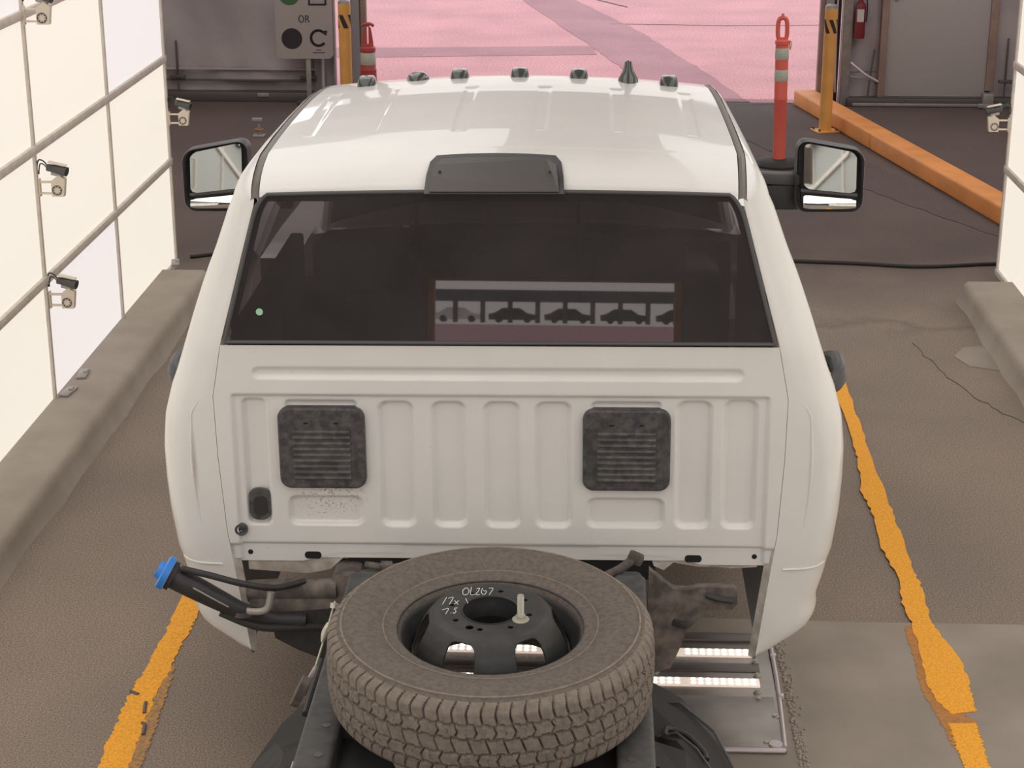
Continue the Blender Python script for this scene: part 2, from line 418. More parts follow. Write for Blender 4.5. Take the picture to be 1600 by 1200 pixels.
def curb(name, prof_x, y0, y1, seed, zt=.13):
    rnd = random.Random(seed); n = 60; b = B(); xs = prof_x
    rows = []
    for i in range(n + 1):
        y = y0 + (y1 - y0) * i / n; j = rnd.uniform(-.006, .006); k = rnd.uniform(-.002, .002)
        s = 1 if xs[1] > xs[0] else -1
        rows.append([(xs[0], y, 0), (xs[0], y, zt), (xs[1] - s * .03, y, zt), (xs[1] - s * .006 + k, y, zt - .018), (xs[1] + k, y, zt - .05), (xs[1] + s * .012 + j, y, .03), (xs[1] + s * .03 + j * 2, y, 0)])
    m = 7; vs = [v for r in rows for v in r]
    fs = [(i * m + k, (i + 1) * m + k, (i + 1) * m + k + 1, i * m + k + 1) for i in range(n) for k in range(m - 1)]
    fs += [tuple(range(m)), tuple(n * m + k for k in range(m))]
    o = b.raw(vs, fs).done(name, M['curb'], ang=50); return struct(o)
curb('trim_1', (-2.66, -2.325), -6, 10.62, 3)
curb('trim_2', (2.56, 2.215), -6, 10.57, 4)
# small metal clips lying along the foot of the left wall
for i, (y, a) in enumerate(((8.62, .1), (8.35, -.12), (10.75, .2))):
    o = B().box((0, 0, .008), (.05, .13, .014), .003, Matrix.Rotation(a, 3, 'Z')).box((.01, .02, .018), (.02, .04, .008), .002).done('metal_clip', M['alu'], loc=(-2.555, y, .13))
    tag(o, ['flat metal clip on the left curb, the farther of the two close together', 'flat metal clip on the left curb, the nearer of the two close together', 'flat grey metal clip at the far end of the left curb'][i], 'clip', 'metal clips along the left wall')

# tent shell -------------------------------------------------------
YE = 17.1                                                        # far end of the tent
HX = 4.7; EAVE = 3.7; RIDGE = 4.9
def quad(b, a, c, d, e): b.raw([a, c, d, e], [(0, 1, 2, 3)])
w = B().box((-HX - .02, (YE - 12.5) / 2, EAVE / 2), (.04, YE + 12.5, EAVE)).done('wall_tent_left', M['fabric'], smooth=False); struct(w)
w = B().box((HX + .02, (YE - 12.5) / 2, EAVE / 2), (.04, YE + 12.5, EAVE)).done('wall_tent_right', M['fabric'], smooth=False); struct(w)
b = B()
for s in (-1, 1):
    a = math.atan2(RIDGE - EAVE, HX); L_ = math.hypot(RIDGE - EAVE, HX) + .1
    b.box((s * HX / 2, (YE - 12.5) / 2, (EAVE + RIDGE) / 2), (L_, YE + 12.6, .04), rot=Matrix.Rotation(s * a, 3, 'Y'))
ceil = b.done('ceiling', M['roof_fabric'], smooth=False); struct(ceil)
for y in (-9, -4.5, 0, 4.5, 9, 13.2):                           # tent ribs
    b = B()
    for s in (-1, 1):
        b.tube([(s * (HX - .06), y, 0), (s * (HX - .06), y, EAVE - .1)], .05, sub=1); b.tube([(s * (HX - .06), y, EAVE - .1), (0, y, RIDGE - .12)], .05, sub=1)
    b.split('tent_rib', M['darkmetal'], ceil)
for s, z in ((-1, 4.1), (1, 4.1), (-1, 4.5), (1, 4.5)):
    x = s * HX * (RIDGE - z - .12) / (RIDGE - EAVE)
    B().tube([(x, -12.4, z), (x, YE - .1, z)], .035, sub=1).done('purlin', M['darkmetal'], ceil)

# far end wall: fabric left and right of the opening, header above
OL, OR_, OH = -2.13, 2.08, 3.9
we = struct(empty('wall_back', (0, YE, 0)))
def fab(x0, x1, z0, z1, name='fabric_sheet', seed=1, m='fabric'):
    r = random.Random(seed); ph = [r.uniform(0, 6) for _ in range(6)]
    nu, nv = 40, 24; U = np.linspace(x0, x1, nu); V = np.linspace(z0, z1, nv)
    P = [(u, .02 * math.sin(u * 5 + ph[0] + v * 2) + .012 * math.sin(v * 9 + ph[1] + u * 3) + .008 * math.sin(u * 17 + v * 6), v) for u in U for v in V]
    return npmesh(name, P, npgrid(nu, nv), M[m], we, None)
fab(-HX, -2.60, .30, EAVE, seed=2); fab(-HX, -2.60, .185, .30, seed=4); fab(-HX, -2.60, .02, .185, seed=5)
fab(2.36, 2.64, .30, EAVE, seed=3); fab(2.36, 2.64, .08, .30, seed=6); fab(3.68, HX, .02, EAVE, seed=7)
for x0_, x1_ in ((-HX, -2.6), (2.36, HX)): B().box(((x0_ + x1_) / 2, .09, EAVE / 2), (x1_ - x0_, .03, EAVE)).done('backing_sheet', M['fabric'], we, smooth=False)
B().box((0, .0, (OH + RIDGE) / 2), (HX * 2, .05, RIDGE - OH)).done('header', M['roof_fabric'], we, smooth=False)
B().box((-3.65, -.04, .295), (2.1, .03, .02), .004).done('seam_batten', M['fabric'], we)
B().box((-3.65, -.045, .19), (2.1, .03, .016), .004).done('seam_batten', M['darkmetal'], we)
B().box((-3.65, -.06, .045), (2.1, .14, .09), .01).done('base_rail', M['darkmetal'], we)
B().box((3.5, -.05, .04), (2.3, .16, .08), .01).done('base_rail', M['darkmetal'], we)
B().box((3.15, -.12, .02), (1.5, .03, .03), .005).done('base_rail', M['alu'], we)
# opening frame, left and right
for x0, x1, m, dy in ((-2.62, -2.42, 'postgrey', 0), (-2.27, -2.19, 'postgrey', .02), (-2.185, -2.13, 'jamb', 0.05), (2.08, 2.125, 'jamb', .05), (2.125, 2.20, 'postgrey', .02), (2.285, 2.37, 'alu', -.03)):
    B().box(((x0 + x1) / 2, dy, OH / 2), (x1 - x0, .10, OH), .006).done('jamb_post', M[m], we)
B().cyl((-2.535, -.09, 0), (-2.535, -.09, 3.6), .017, n=12).done('post_strip', M['lightmetal'], we)  # pale tube added to stand for the highlight on the grey post
B().cyl((-2.43, -.07, 0), (-2.43, -.07, 3.6), .01, n=10).done('post_strip', M['alu'], we)
B().box((2.275, -.075, 1.9), (.018, .02, 3.8), .003).done('post_strip', M['lightmetal'], we)
B().tube([(2.235, -.02, 2.2), (2.225, -.06, .9), (2.235, -.06, .35), (2.245, -.05, .12)], .008).done('cable', M['lightmetal'], we)
B().box((2.24, .05, 1.95), (.07, .03, 3.9), .003).done('jamb_post', M['grey_plastic'], we)
# seam straps and brace pipes on the fabric
for x, z1 in ((-3.915, .56), (-2.68, .36)):
    b = B().box((x, -.06, (.235 + z1) / 2), (.018, .02, z1 - .235), .003).box((x, -.07, .225), (.15, .04, .028), .004).box((x, -.06, .12), (.014, .015, .2), .003)
    b.done('tie_strap', M['darkmetal'], we)
B().tube([(2.37, -.08, .40), (2.5, -.12, .30), (2.62, -.12, .235)], .012, sub=1).done('brace_pipe', M['lightmetal'], we)
B().tube([(2.37, -.08, .27), (2.52, -.1, .255), (2.64, -.1, .225)], .01, sub=1).done('brace_pipe', M['alu'], we)
B().tube([(2.585, -.06, .52), (2.56, -.08, .3), (2.55, -.1, .24), (2.54, -.1, .03)], .009, sub=1).done('tie_strap', M['darkmetal'], we)
B().tube([(2.6, -.09, .22), (2.66, -.09, .2), (2.66, -.09, .07)], .007).done('tie_strap', M['darkmetal'], we)
b = B().box((3.80, -.06, .42), (.016, .02, .42), .003).box((3.82, -.08, .235), (.17, .04, .03), .004).box((3.80, -.06, .12), (.012, .015, .2), .003)
b.done('tie_strap', M['darkmetal'], we)
B().box((3.63, -.16, .07), (.10, .1, .14), .01).box((3.6, -.2, .03), (.12, .03, .04), .005).done('foot_bracket', M['alu'], we)
# door in the end wall
d2 = struct(empty('door_1', (3.155, YE - .05, 0)))
B().box((0, 0, 1.2), (.93, .05, 2.22), .008).done('door_panel', M['door'], d2)
B().box((-.495, -.01, 1.2), (.065, .09, 2.3), .006).done('door_jamb', M['jamb'], d2)
B().box((.495, -.01, 1.25), (.075, .09, 2.2), .006).done('door_jamb', M['jamb'], d2)
B().box((0, -.02, .085), (1.05, .09, .016), .004).done('door_sill', M['darkmetal'], d2)
B().box((-.40, -.035, 1.05), (.03, .02, .16), .004).tube([(-.40, -.04, 1.08), (-.40, -.08, 1.08), (-.30, -.08, 1.08)], .009).done('door_handle', M['alu'], d2)

# rear end of the tunnel (seen only mirrored in the truck's glass)
wr = struct(empty('wall_front', (0, -12.5, 0)))
B().box((-3.35, 0, 2.4), (2.7, .06, 4.8)).done('fabric_sheet', M['fabric'], wr, smooth=False)
B().box((2.85, 0, 2.4), (3.7, .06, 4.8)).done('fabric_sheet', M['fabric'], wr, smooth=False)
B().box((-.5, 0, 3.30), (3.0, .06, 2.82)).done('roller_door', M['fabric'], wr, smooth=False)
B().box((-.5, -.05, 1.885), (3.0, .05, .03), .005).done('door_edge', M['lightmetal'], wr)
for x in (-2.05, 1.05):
    B().box((x, .05, .95), (.10, .08, 1.9), .01).done('jamb_post', M['yellow'], wr)
# carport across the lot behind, also only mirrored in the glass
cp = tag(empty('carport', (-4, -150, 0)), 'long dark carport with parked cars beneath, mirrored in the rear window of the white truck', 'carport')
B().box((0, 0, 2.36), (52, 3.0, 1.05), .02).done('canopy', M['carport'], cp)
for i in range(22): B().box((-25 + 2.4 * i, 1.2, 1.0), (.42, .42, 2.0), .02).done('post', M['carport'], cp)
CARL = ['pale van-like car, leftmost under the carport', 'low pale car second from the left under the carport', 'dark car third from the left under the carport', 'dark car third from the right under the carport', 'dark car second from the right under the carport', 'dark car rightmost under the carport']
for i in range(6):
    c = tag(empty('car', (-17 + 4.9 * i, -150.4, 0)), CARL[i] + ', mirrored in the truck window', 'car')
    prof = [(-2.1, .25), (2.1, .25), (2.15, .7), (1.2, .85), (.6, 1.28), (-.9, 1.3), (-1.6, .88), (-2.15, .75)]
    B().prism(prof, -.85, .85, XZ).done('body', M['white'] if i < 2 else M['carport'], c, ang=20)
    for sx in (-1.25, 1.25): B().cyl((sx, -.88, .31), (sx, .88, .31), .31, n=16).done('wheel', M['rubber'], c)

# darker trench patches laid across the lot and into the tent floor
def patch(left, right, m, z=.004, name='asphalt_patch'):
    t0 = np.linspace(0, 1, len(left)); tt = np.linspace(0, 1, 40); r_ = random.Random(5)
    L_ = [(np.interp(t_, t0, [p[0] for p in left]) + r_.uniform(-.015, .015), np.interp(t_, t0, [p[1] for p in left])) for t_ in tt]
    R_ = [(np.interp(t_, t0, [p[0] for p in right]) + r_.uniform(-.015, .015), np.interp(t_, t0, [p[1] for p in right])) for t_ in tt]
    b = B(); n = 40
    b.raw([(x, y, z) for x, y in L_] + [(x, y, z) for x, y in R_] + [(x, y, -.01) for x, y in L_] + [(x, y, -.01) for x, y in R_],
          [(k, k + 1, n + k + 1, n + k) for k in range(n - 1)] + [(k, k + 1, 2 * n + k + 1, 2 * n + k) for k in range(n - 1)] + [(n + k, n + k + 1, 3 * n + k + 1, 3 * n + k) for k in range(n - 1)])
    return struct(b.done(name, M[m], smooth=False))
patch([(-2.2, 31.0), (-.97, 24.6), (-.06, 20.67), (.34, 18.85), (.62, 17.16)], [(-1.45, 31.0), (-.25, 24.6), (.54, 21.7), (1.08, 19.17), (1.46, 17.16)], 'lotpatch')
patch([(-9.0, 19.5), (-2.35, 19.66), (.02, 19.95)], [(-9.0, 20.2), (-2.41, 20.33), (-.04, 20.58)], 'lotpatch', .0035)
patch([(.62, 17.14), (1.2, 15.6), (1.75, 14.2), (2.16, 13.34), (2.62, 12.4), (3.3, 11.2)], [(1.46, 17.14), (1.64, 16.4), (1.90, 15.3), (2.25, 14.35), (2.85, 12.9), (3.6, 11.2)], 'lanepatch')

# ================================================================== THE TRUCK
T = tag(empty('pickup_truck', (-.256, 5.1, 0), (0, -.0095, 0)), 'white pickup truck with a bare chassis and no bed, in the middle of the lane', 'truck')
Zs = [.437, .470, .495, .535, .572, .615, .68, .745, .76, .79, .9, 1.0, 1.1, 1.2, 1.29, 1.34, 1.45, 1.5, 1.6, 1.65, 1.71, 1.84, 1.93]
Ws = [.795, .885, .93, .972, .986, .981, 1.000, 1.014, 1.022, 1.026, 1.040, 1.045, 1.045, 1.034, 1.008, .988, .950, .934, .899, .880, .855, .808, .76]
def Wz(z): return ipl(z, Zs, Ws)
def Sz(z): return ipl(z, [.39, .44, .744, .85, 1.1, 1.29, 1.45, 1.89], [.775, .785, .823, .838, .852, .855, .824, .703])
def Yr(z): return max(0, z - 1.45) * .1459
# roof profile at the centre line (y -> z); the edges lie CROWN lower
RY = [.066, .075, .095, .13, .17, .22, .28, .36, .5, .7, .9, 1.05, 1.2, 1.35, 1.5, 1.65]
RZ = [1.906, 1.922, 1.940, 1.957, 1.969, 1.979, 1.987, 1.994, 2.004, 2.013, 2.0185, 2.0205, 2.019, 2.013, 2.000, 1.975]
def crown(y): return ipl(y, [.06, .3, 1.3], [.022, .026, .036])
def zroof(u, y): return ipl(y, RY, RZ) - crown(y) * u * u
def xm(y): return ipl(y, [.066, .3, 1.35, 1.65], [.708, .718, .692, .672])

def side(s):
    zl = list(np.linspace(.437, .745, 14)) + list(np.linspace(.75, 1.29, 20)) + list(np.linspace(1.32, 1.86, 20))
    NB = 7
    def plan(z):
        S, Wd, y0 = Sz(z) + .0015, Wz(z), Yr(z); p = []
        k = min(.085, max(.02, Wd - S - .02)); tap = ipl(z, [1.2, 1.5, 1.9], [0, .02, .05])
        for a in np.linspace(0, 1, 6)[:-1]: p.append((S + (Wd - k - S) * a, y0 + .006 * a * a))
        for a in np.linspace(0, PI / 2, 9): p.append((Wd - k + k * math.sin(a), y0 + .006 + .15 * (1 - math.cos(a))))
        for y in (.30, .34, .36, .5, .8, 1.1, 1.28, 1.30, 1.5, 1.62): p.append((Wd - tap * (y - .15), y))
        return p
    rows = []
    for z in zl: rows.append([(s * x, y, z) for x, y in plan(z)])
    base = plan(1.86)
    for k in range(1, NB + 1):
        tt = k / NB; r = []
        for (xb, yb) in base:
            yt = max(yb, .066); xt = min(xm(yt) + .012, xb); zt = max(zroof(1, yt) - .002, 1.862)
            cx, cz = xb - .25 * (xb - xt) - .004, 1.86 + (zt - 1.86) * .95
            f = lambda a, c, e: (1 - tt) ** 2 * a + 2 * tt * (1 - tt) * c + tt * tt * e
            r.append((s * f(xb, cx, xt), f(yb, (yb + yt) / 2, yt), f(1.86, cz, zt)))
        rows.append(r)
    nv = len(rows[0]); n = len(rows)
    ctr = lambda i, j: (rows[i][j][1] + rows[i][min(j + 1, nv - 1)][1]) / 2
    win = lambda i, j: 1.36 < rows[i][j][2] < 1.83 and .355 < ctr(i, j) < 1.285
    b = B().grid(n, nv, lambda i, j: rows[i][j], skip=win)
    o = b.done('side_panel', M['white'], T, ang=50)
    b = B().grid(n, nv, lambda i, j: tuple(np.array(rows[i][j]) - np.array((s * .004, 0, 0))), skip=lambda i, j: not win(i, j))
    bmesh.ops.delete(b.bm, geom=[v for v in b.bm.verts if not v.link_faces], context='VERTS')
    b.done('door_window', M['sideglass'], T)
    # inward return of the rear edge so the panel gap reads dark
    b = B().grid(len(zl), 2, lambda i, j: (s * (Sz(zl[i]) + .0015 - j * .02), Yr(zl[i]) + .002 + j * .02, zl[i])).done('seam_flange', M['white_dirty'], T)
    # embossed crease beside the seam
    pts = []
    for a in np.linspace(-1, 1, 11):
        z = 1.08 + .20 * a; pts.append((s * (.918 + .016 * (1 - a * a) - (.02 if a > .8 else 0)), -.0005 + .0035, z))
    B().tube(pts, lambda q: .0012 + .0035 * math.sin(PI * q), n=8, sub=4).done('crease', M['white'], T)
    # trailing edge cladding joint
    B().tube([(s * (Wz(.75) - .002), .16, .75), (s * (Wz(.75) - .03), .045, .748), (s * (Wz(.75) - .08), .006, .744), (s * .86, .0, .741)], .0035, n=8).done('cladding_seam', M['white'], T)
    return o
side(-1); side(1)

# back panel with pressed pockets ----------------------------------
def sm(x): x = np.clip(x, 0, 1); return x * x * (3 - 2 * x)
NX, NZ = 360, 150
zz = np.linspace(.757, 1.452, NZ); uu = np.linspace(-1, 1, NX)
ZZ, UU = np.meshgrid(zz, uu, indexing='ij'); SS = np.interp(ZZ, [.744, .85, 1.1, 1.29, 1.45], [.823, .838, .852, .855, .824]); XX = UU * SS
def pocket(x0, x1, z0, z1, r, bev):
    cx, cz, hx, hz = (x0 + x1) / 2, (z0 + z1) / 2, (x1 - x0) / 2, (z1 - z0) / 2
    qx = np.abs(XX - cx) - hx + r; qz = np.abs(ZZ - cz) - hz + r
    d = np.hypot(np.maximum(qx, 0), np.maximum(qz, 0)) + np.minimum(np.maximum(qx, qz), 0) - r
    return sm(-d / bev)
D = .013 * pocket(-.805, .805, .30, 1.300, .012, .012)
D += .010 * sm((.812 - ZZ) / .012)
D += .011 * pocket(-.735, .725, 1.345, 1.385, .02, .012)
for (x0, x1, z0, z1, r) in ((-.776, -.700, .868, 1.283, .02), (-.645, -.425, 1.245, 1.278, .015), (-.648, -.416, .868, .968, .028), (-.365, -.255, .866, 1.276, .03), (-.205, -.098, .866, 1.276, .03),
                            (-.048, .064, .866, 1.276, .03), (.106, .219, .866, 1.276, .03), (.262, .498, .868, .968, .028), (.275, .485, 1.245, 1.278, .015), (.528, .637, .868, 1.282, .03), (.668, .772, .868, 1.286, .03)):
    D += .017 * pocket(x0, x1, z0, z1, r, .0115)
P = np.stack([XX, D, ZZ], -1).reshape(-1, 3)
back = npmesh('back_panel', P, npgrid(NZ, NX), M['white'], T, 60)
# lower flange tabs with their slots
for s in (-1, 1):
    poly = [(s * .815, .815), (s * .815, .745), (s * .615, .745), (s * .50, .773), (s * .30, .775), (s * .30, .815)]
    b = B().prism(poly, -.0245, -.0215, XZ)
    b.done('flange', M['white'], back, smooth=False)
    b = B().prism(rrect(.052, .024, .011, cx=s * .585 + .004, cy=.765), -.0213, -.0205, XZ).prism(rrect(.016, .016, .0079, cx=s * .775, cy=.774), -.0213, -.0205, XZ)
    b.split('slot', M['void'], back, smooth=False)
B().box((0, .030, .793), (.62, .006, .042), 0).done('flange', M['white'], back, smooth=False)
# sill under the cab at both ends
B().prism([(-.785, .752), (-.785, .712), (-.70, .706), (-.60, .70), (-.53, .715), (-.47, .772), (-.6, .775)], -.04, -.028, XZ).done('sill', M['white_dirty'], T)
B().prism([(.785, .765), (.70, .79), (.45, .79), (.47, .735), (.50, .722), (.53, .748), (.60, .735), (.66, .735), (.70, .73), (.785, .735)], -.045, -.03, XZ).done('sill', M['white_dirty'], T)
# rubber plug, grommet
b = B().prism(rrect(.066, .102, .026, 8, -.735, .938), -.0225, -.010, XZ); b.done('plug', M['dusty'], T)
b = B().prism(rrect(.040, .060, .016, 8, -.733, .934), -.012, -.006, XZ); b.done('plug', M['rubber'], T)
b = B().lathe([(0, 0), (.007, .004), (.011, .001), (.0115, .005), (.018, .006), (.0205, .002), (.0205, -.006)], 24)
o = b.done('grommet', M['dusty'], T); o.location = (-.797, .0005 + .004, .856); o.rotation_euler = (PI / 2, 0, 0)

# vents
def vent(cx, cz):
    o = B().prism(rrect(.262, .258, .034, 8, cx, cz), -.022, .0095, XZ).done('vent_cover', M['dusty'], T, ang=30)
    bb = bmesh.new(); bb.from_mesh(o.data)
    ed = [e for e in bb.edges if all(abs(v.co.y + .0095) < 1e-5 for v in e.verts)]
    bmesh.ops.bevel(bb, geom=ed, offset=.006, segments=3, affect='EDGES', profile=.5); bb.to_mesh(o.data); bb.free()
    b = B()
    for k in range(9): b.box((cx, -.0105, cz + .055 - k * .0185), (.175, .006, .010), .002, Matrix.Rotation(-.35, 3, 'X'))
    b.split('louvre', M['dusty'], o)
    b = B()
    for sx in (-.045, .045): b.box((cx + sx, -.0098, cz + .082), (.014, .002, .005))
    b.split('slot', M['void'], o, smooth=False)
vent(-.534, 1.128); vent(.381, 1.127)

# roof ---------------------------------------------------------------
ys = np.concatenate([np.interp(np.linspace(0, 1, 26), np.linspace(0, 1, 7), RY[:7]), np.linspace(.285, 1.65, 130)])
us = np.linspace(-1, 1, 260)
YY, U2 = np.meshgrid(ys, us, indexing='ij')
hw = np.interp(YY, [.066, .3, 1.35, 1.65], [.708, .718, .692, .672]) - .013
X2 = U2 * hw
zp = np.interp(YY, RY, RZ)
# smooth the profile a little
ker = np.array([1, 2, 3, 2, 1.]) / 9
for _ in range(3):
    pad = np.pad(zp, ((2, 2), (0, 0)), mode='edge'); z2 = sum(ker[k] * pad[k:k + zp.shape[0]] for k in range(5)); z2[:2] = zp[:2]; z2[-2:] = zp[-2:]; zp = z2
Z2 = zp - np.interp(YY, [.06, .3, 1.3], [.022, .026, .036]) * U2 ** 2
for xc, hwid in ((-.612, .02), (-.402, .006), (-.140, .021), (.110, .022), (.354, .022), (.583, .022)):
    m_ = sm((hwid - np.abs(X2 - xc)) / .009 + .3) * sm((YY - .46) / .03) * sm((1.16 - YY) / .03)
    Z2 = Z2 - .0025 * m_
P = np.stack([X2, YY, Z2], -1).reshape(-1, 3)
roof = npmesh('roof', P, npgrid(*YY.shape), M['white'], T, 70)
for s in (-1, 1):
    yl = list(np.linspace(.062, .28, 16)) + list(np.linspace(.3, 1.64, 30)); rows = []
    for y in yl:
        z = zroof(1, max(y, .066)); dd = .006 if y > .2 else .003
        rows.append([(s * (xm(y) - .0135), y, z - dd - .006), (s * (xm(y) - .010), y, z - .0035), (s * xm(y), y - .002, z - .001), (s * (xm(y) + .010), y, z - .0045), (s * (xm(y) + .0135), y, z - dd - .006)])
    B().grid(len(rows), 5, lambda i, j: rows[i][j]).done('roof_molding', M['mold'], T)

# rear window
def gx(z): return ipl(z, [1.455, 1.89], [.812, .697])
rows = []
gz = list(np.linspace(1.462, 1.80, 12)) + list(np.linspace(1.815, 1.893, 12))
for z in gz:
    e = gx(z); c = z - 1.815
    if c > 0: e -= .035 * (1 - math.sqrt(max(0, 1 - (c / .08) ** 2)))
    zt = lambda u: z + (.010 * (1 - u * u) if z > 1.7 else 0) * min(1, max(0, (z - 1.7) / .19))
    rows.append([(u * e, Yr(z) - .004, zt(u)) for u in np.linspace(-1, 1, 31)])
gl_o = B().grid(len(rows), 31, lambda i, j: rows[i][j]).done('rear_window', M['glass'], T)
# rubber seal around the pane
loop = [r[0] for r in rows] + rows[-1][1:-1] + [r[-1] for r in rows[::-1]]
b = B().tube([(x, y, z) for x, y, z in loop], .006, n=8, sub=1); b.tube([rows[0][0], rows[0][-1]], .006, n=8, sub=1)
b.done('seal', M['grey_plastic'], gl_o)
# black printed border behind the pane
b = B()
inner = [((x - math.copysign(.022, x)) if abs(x) > .3 else x, y + .005, min(z, 1.872)) for x, y, z in loop]
n_ = len(loop); b.raw([(x, y + .003, z) for x, y, z in loop] + inner, [(i, i + 1, n_ + i + 1, n_ + i) for i in range(n_ - 1)])
b.done('black_border', M['void'], gl_o, smooth=False)
o = B().cyl((-.703, Yr(1.55) - .0065, 1.552), (-.703, Yr(1.55) - .0045, 1.552), .0105, n=18).done('sticker', M['sticker'], gl_o)
for s in (-.235, .235):
    B().box((s, Yr(1.66) + .004, 1.67), (.012, .006, .40), .002, Matrix.Rotation(-.15, 3, 'X')).done('slider_frame', M['void'], gl_o)

# third brake light
pl = []
for k in range(25):
    a = k / 24; x = -.175 + .35 * a; pl.append((x, 1.984 + .004 * (1 - (2 * a - 1) ** 2)))
poly = [(-.2025, 1.903), (-.199, 1.945), (-.192, 1.972)] + pl + [(.192, 1.972), (.199, 1.945), (.2025, 1.903)]
poly = [(x - .008, z) for x, z in poly]
def yb_(z): return .030 + max(0, z - 1.903) * (.55 + 16 * max(0, z - 1.903))
vs = [(x, yb_(z), z) for x, z in poly] + [(x * 1.0, yb_(z) + .05, z - .016) for x, z in poly]; n = len(poly)
bl = B().raw(vs, [tuple(range(n)), tuple(range(2 * n - 1, n - 1, -1))] + [(i, n + i, n + (i + 1) % n, (i + 1) % n) for i in range(n)])
bl = bl.done('brake_light', M['grey_plastic'], T, ang=30)
inn = [((x + .008) * .925 - .008, 1.903 + .006 + (z - 1.903) * .84) for x, z in poly]
n = len(inn); vs = [(x, yb_(z) - .003, z) for x, z in inn] + [(x, yb_(z) + .004, z) for x, z in inn]
B().raw(vs, [tuple(range(n))] + [(i, n + i, n + (i + 1) % n, (i + 1) % n) for i in range(n)]).done('lens', M['brakelens'], bl, smooth=False)
for sx in (-.168, .152): B().cyl((sx, yb_(1.953) - .006, 1.953), (sx, yb_(1.953), 1.953), .0045, n=10).done('screw', M['black'], bl)

# roof clearance lamps and antennas
for x in (-.530, -.205, .010, .222, .540):
    y = 1.45 - .10 * (x / .54) ** 2; z = zroof(x / .69, y)
    b = B(); rows = []
    for k, (hw_, dp, h) in enumerate(((.034, .055, -.015), (.032, .052, .008), (.028, .044, .022), (.024, .034, .028), (.0, .0, .029))):
        rows.append([(x + hw_ * math.copysign(abs(math.cos(a)) ** .5, math.cos(a)), y + dp * math.copysign(abs(math.sin(a)) ** .5, math.sin(a)), z + h) for a in np.linspace(0, 2 * PI, 25)])
    b.grid(5, 25, lambda i, j: rows[i][j]).done('roof_lamp', M['smoke'], T)
b = B().lathe([(.052, -.01), (.05, .006), (.042, .018), (.028, .026), (0, .029)], 28); o = b.done('antenna', M['smoke'], T); o.location = (-.355, 1.43, zroof(.5, 1.43)); o.scale = (.78, 1.3, .9)
rows = []
for k, (h, wx, y0, y1) in enumerate(((-.012, .038, -.10, .10), (.008, .034, -.09, .085), (.022, .026, -.065, .06), (.040, .018, -.035, .04), (.056, .0145, -.02, .03), (.066, .012, -.012, .024), (.072, .007, -.004, .02), (.074, 0, 0, .01))):
    rows.append([(.397 + wx * math.cos(a), 1.38 - ((y0 + y1) / 2 + (y1 - y0) / 2 * math.sin(a)), zroof(.57, 1.38) + h) for a in np.linspace(0, 2 * PI, 25)])
B().grid(8, 25, lambda i, j: rows[i][j]).done('antenna', M['smoke'], T)

# door mirrors
def mirror(s):
    cx, cy, cz = s * 1.165, 1.70, 1.587
    hw2, hh = .128, .140
    def outline(sc, tilt=.0):
        pts = rrect(2 * hw2 * sc, 2 * hh * sc, .045 * sc, 8)
        # tow mirror: outer top corner lower, tapering
        return [(cx + s * x, cz + z - (.045 * (x / hw2 * .5 + .5) if z > 0 else 0) * (1 if z > 0 else 0) + (.0)) for x, z in pts]
    rows = []
    for (y, sc) in ((.055, .87), (.05, .90), (-.016, .985), (-.01, 1.0), (.05, 1.0), (.11, .93), (.15, .70), (.165, .3)):
        rows.append([(x, cy + y, z) for x, z in outline(sc)])
    for r in rows: r.append(r[0])
    b = B().grid(len(rows), len(rows[0]), lambda i, j: rows[i][j])
    b.raw([p for p in rows[-1][:-1]], [tuple(range(len(rows[-1]) - 1))]); b.raw([(x, cy + .055, z) for x, y, z in rows[0][:-1]], [tuple(range(len(rows[0]) - 1))])
    m = b.done('door_mirror', M['grey_plastic'], T, ang=40)
    def pane(z0, z1a, z1b, name, conv, tilt, x0=-.098, x1=.100):
        """glass between z0 and a slanted top; inner side z1a, outer side z1b"""
        nn = 16; vs = []
        for i in range(nn + 1):
            for j in range(nn + 1):
                a, c = i / nn, j / nn; x = x0 + (x1 - x0) * a; zt = z1a + (z1b - z1a) * a; zb = z0[0] + (z0[1] - z0[0]) * a
                # rounded corners
                qx, qc = abs(2 * a - 1), abs(2 * c - 1)
                k = max(0, (qx - .78) / .22) * max(0, (qc - .78) / .22)
                zc = (zb + zt) / 2; z = zc + (zb + (zt - zb) * c - zc) * (1 - .10 * k); xx = x * (1 - .07 * k)
                y = cy - .0045 - (conv * (1 - (2 * c - 1) ** 2) + conv * .7 * (1 - (2 * a - 1) ** 2)) + tilt * z + s * YAW * x
                vs.append((cx + s * xx, y, cz + z))
        return B().raw(vs, [(i * (nn + 1) + j, (i + 1) * (nn + 1) + j, (i + 1) * (nn + 1) + j + 1, i * (nn + 1) + j + 1) for i in range(nn) for j in range(nn)]).done(name, M['mirror'], m)
    YAW = .03
    pane((-.048, -.068), .121, .082, 'mirror_glass', 0.0, .205)
    pane((-.122, -.122), -.070, -.088, 'blind_spot_mirror', .006, .235)
    # dividing bar and arms
    B().box((cx, cy - .006, cz - .066), (.215, .012, .014), .004, Matrix.Rotation(s * .09, 3, 'Y')).done('divider', M['grey_plastic'], m)
    B().box((s * .965, cy + .05, cz - .022), (.19, .05, .045), .010, Matrix.Rotation(s * .04, 3, 'Y')).done('mirror_arm', M['grey_plastic'], m)
    B().box((s * .975, cy + .06, cz - .095), (.18, .05, .10), .012).done('mirror_arm', M['black'], m)
mirror(-1); mirror(1)

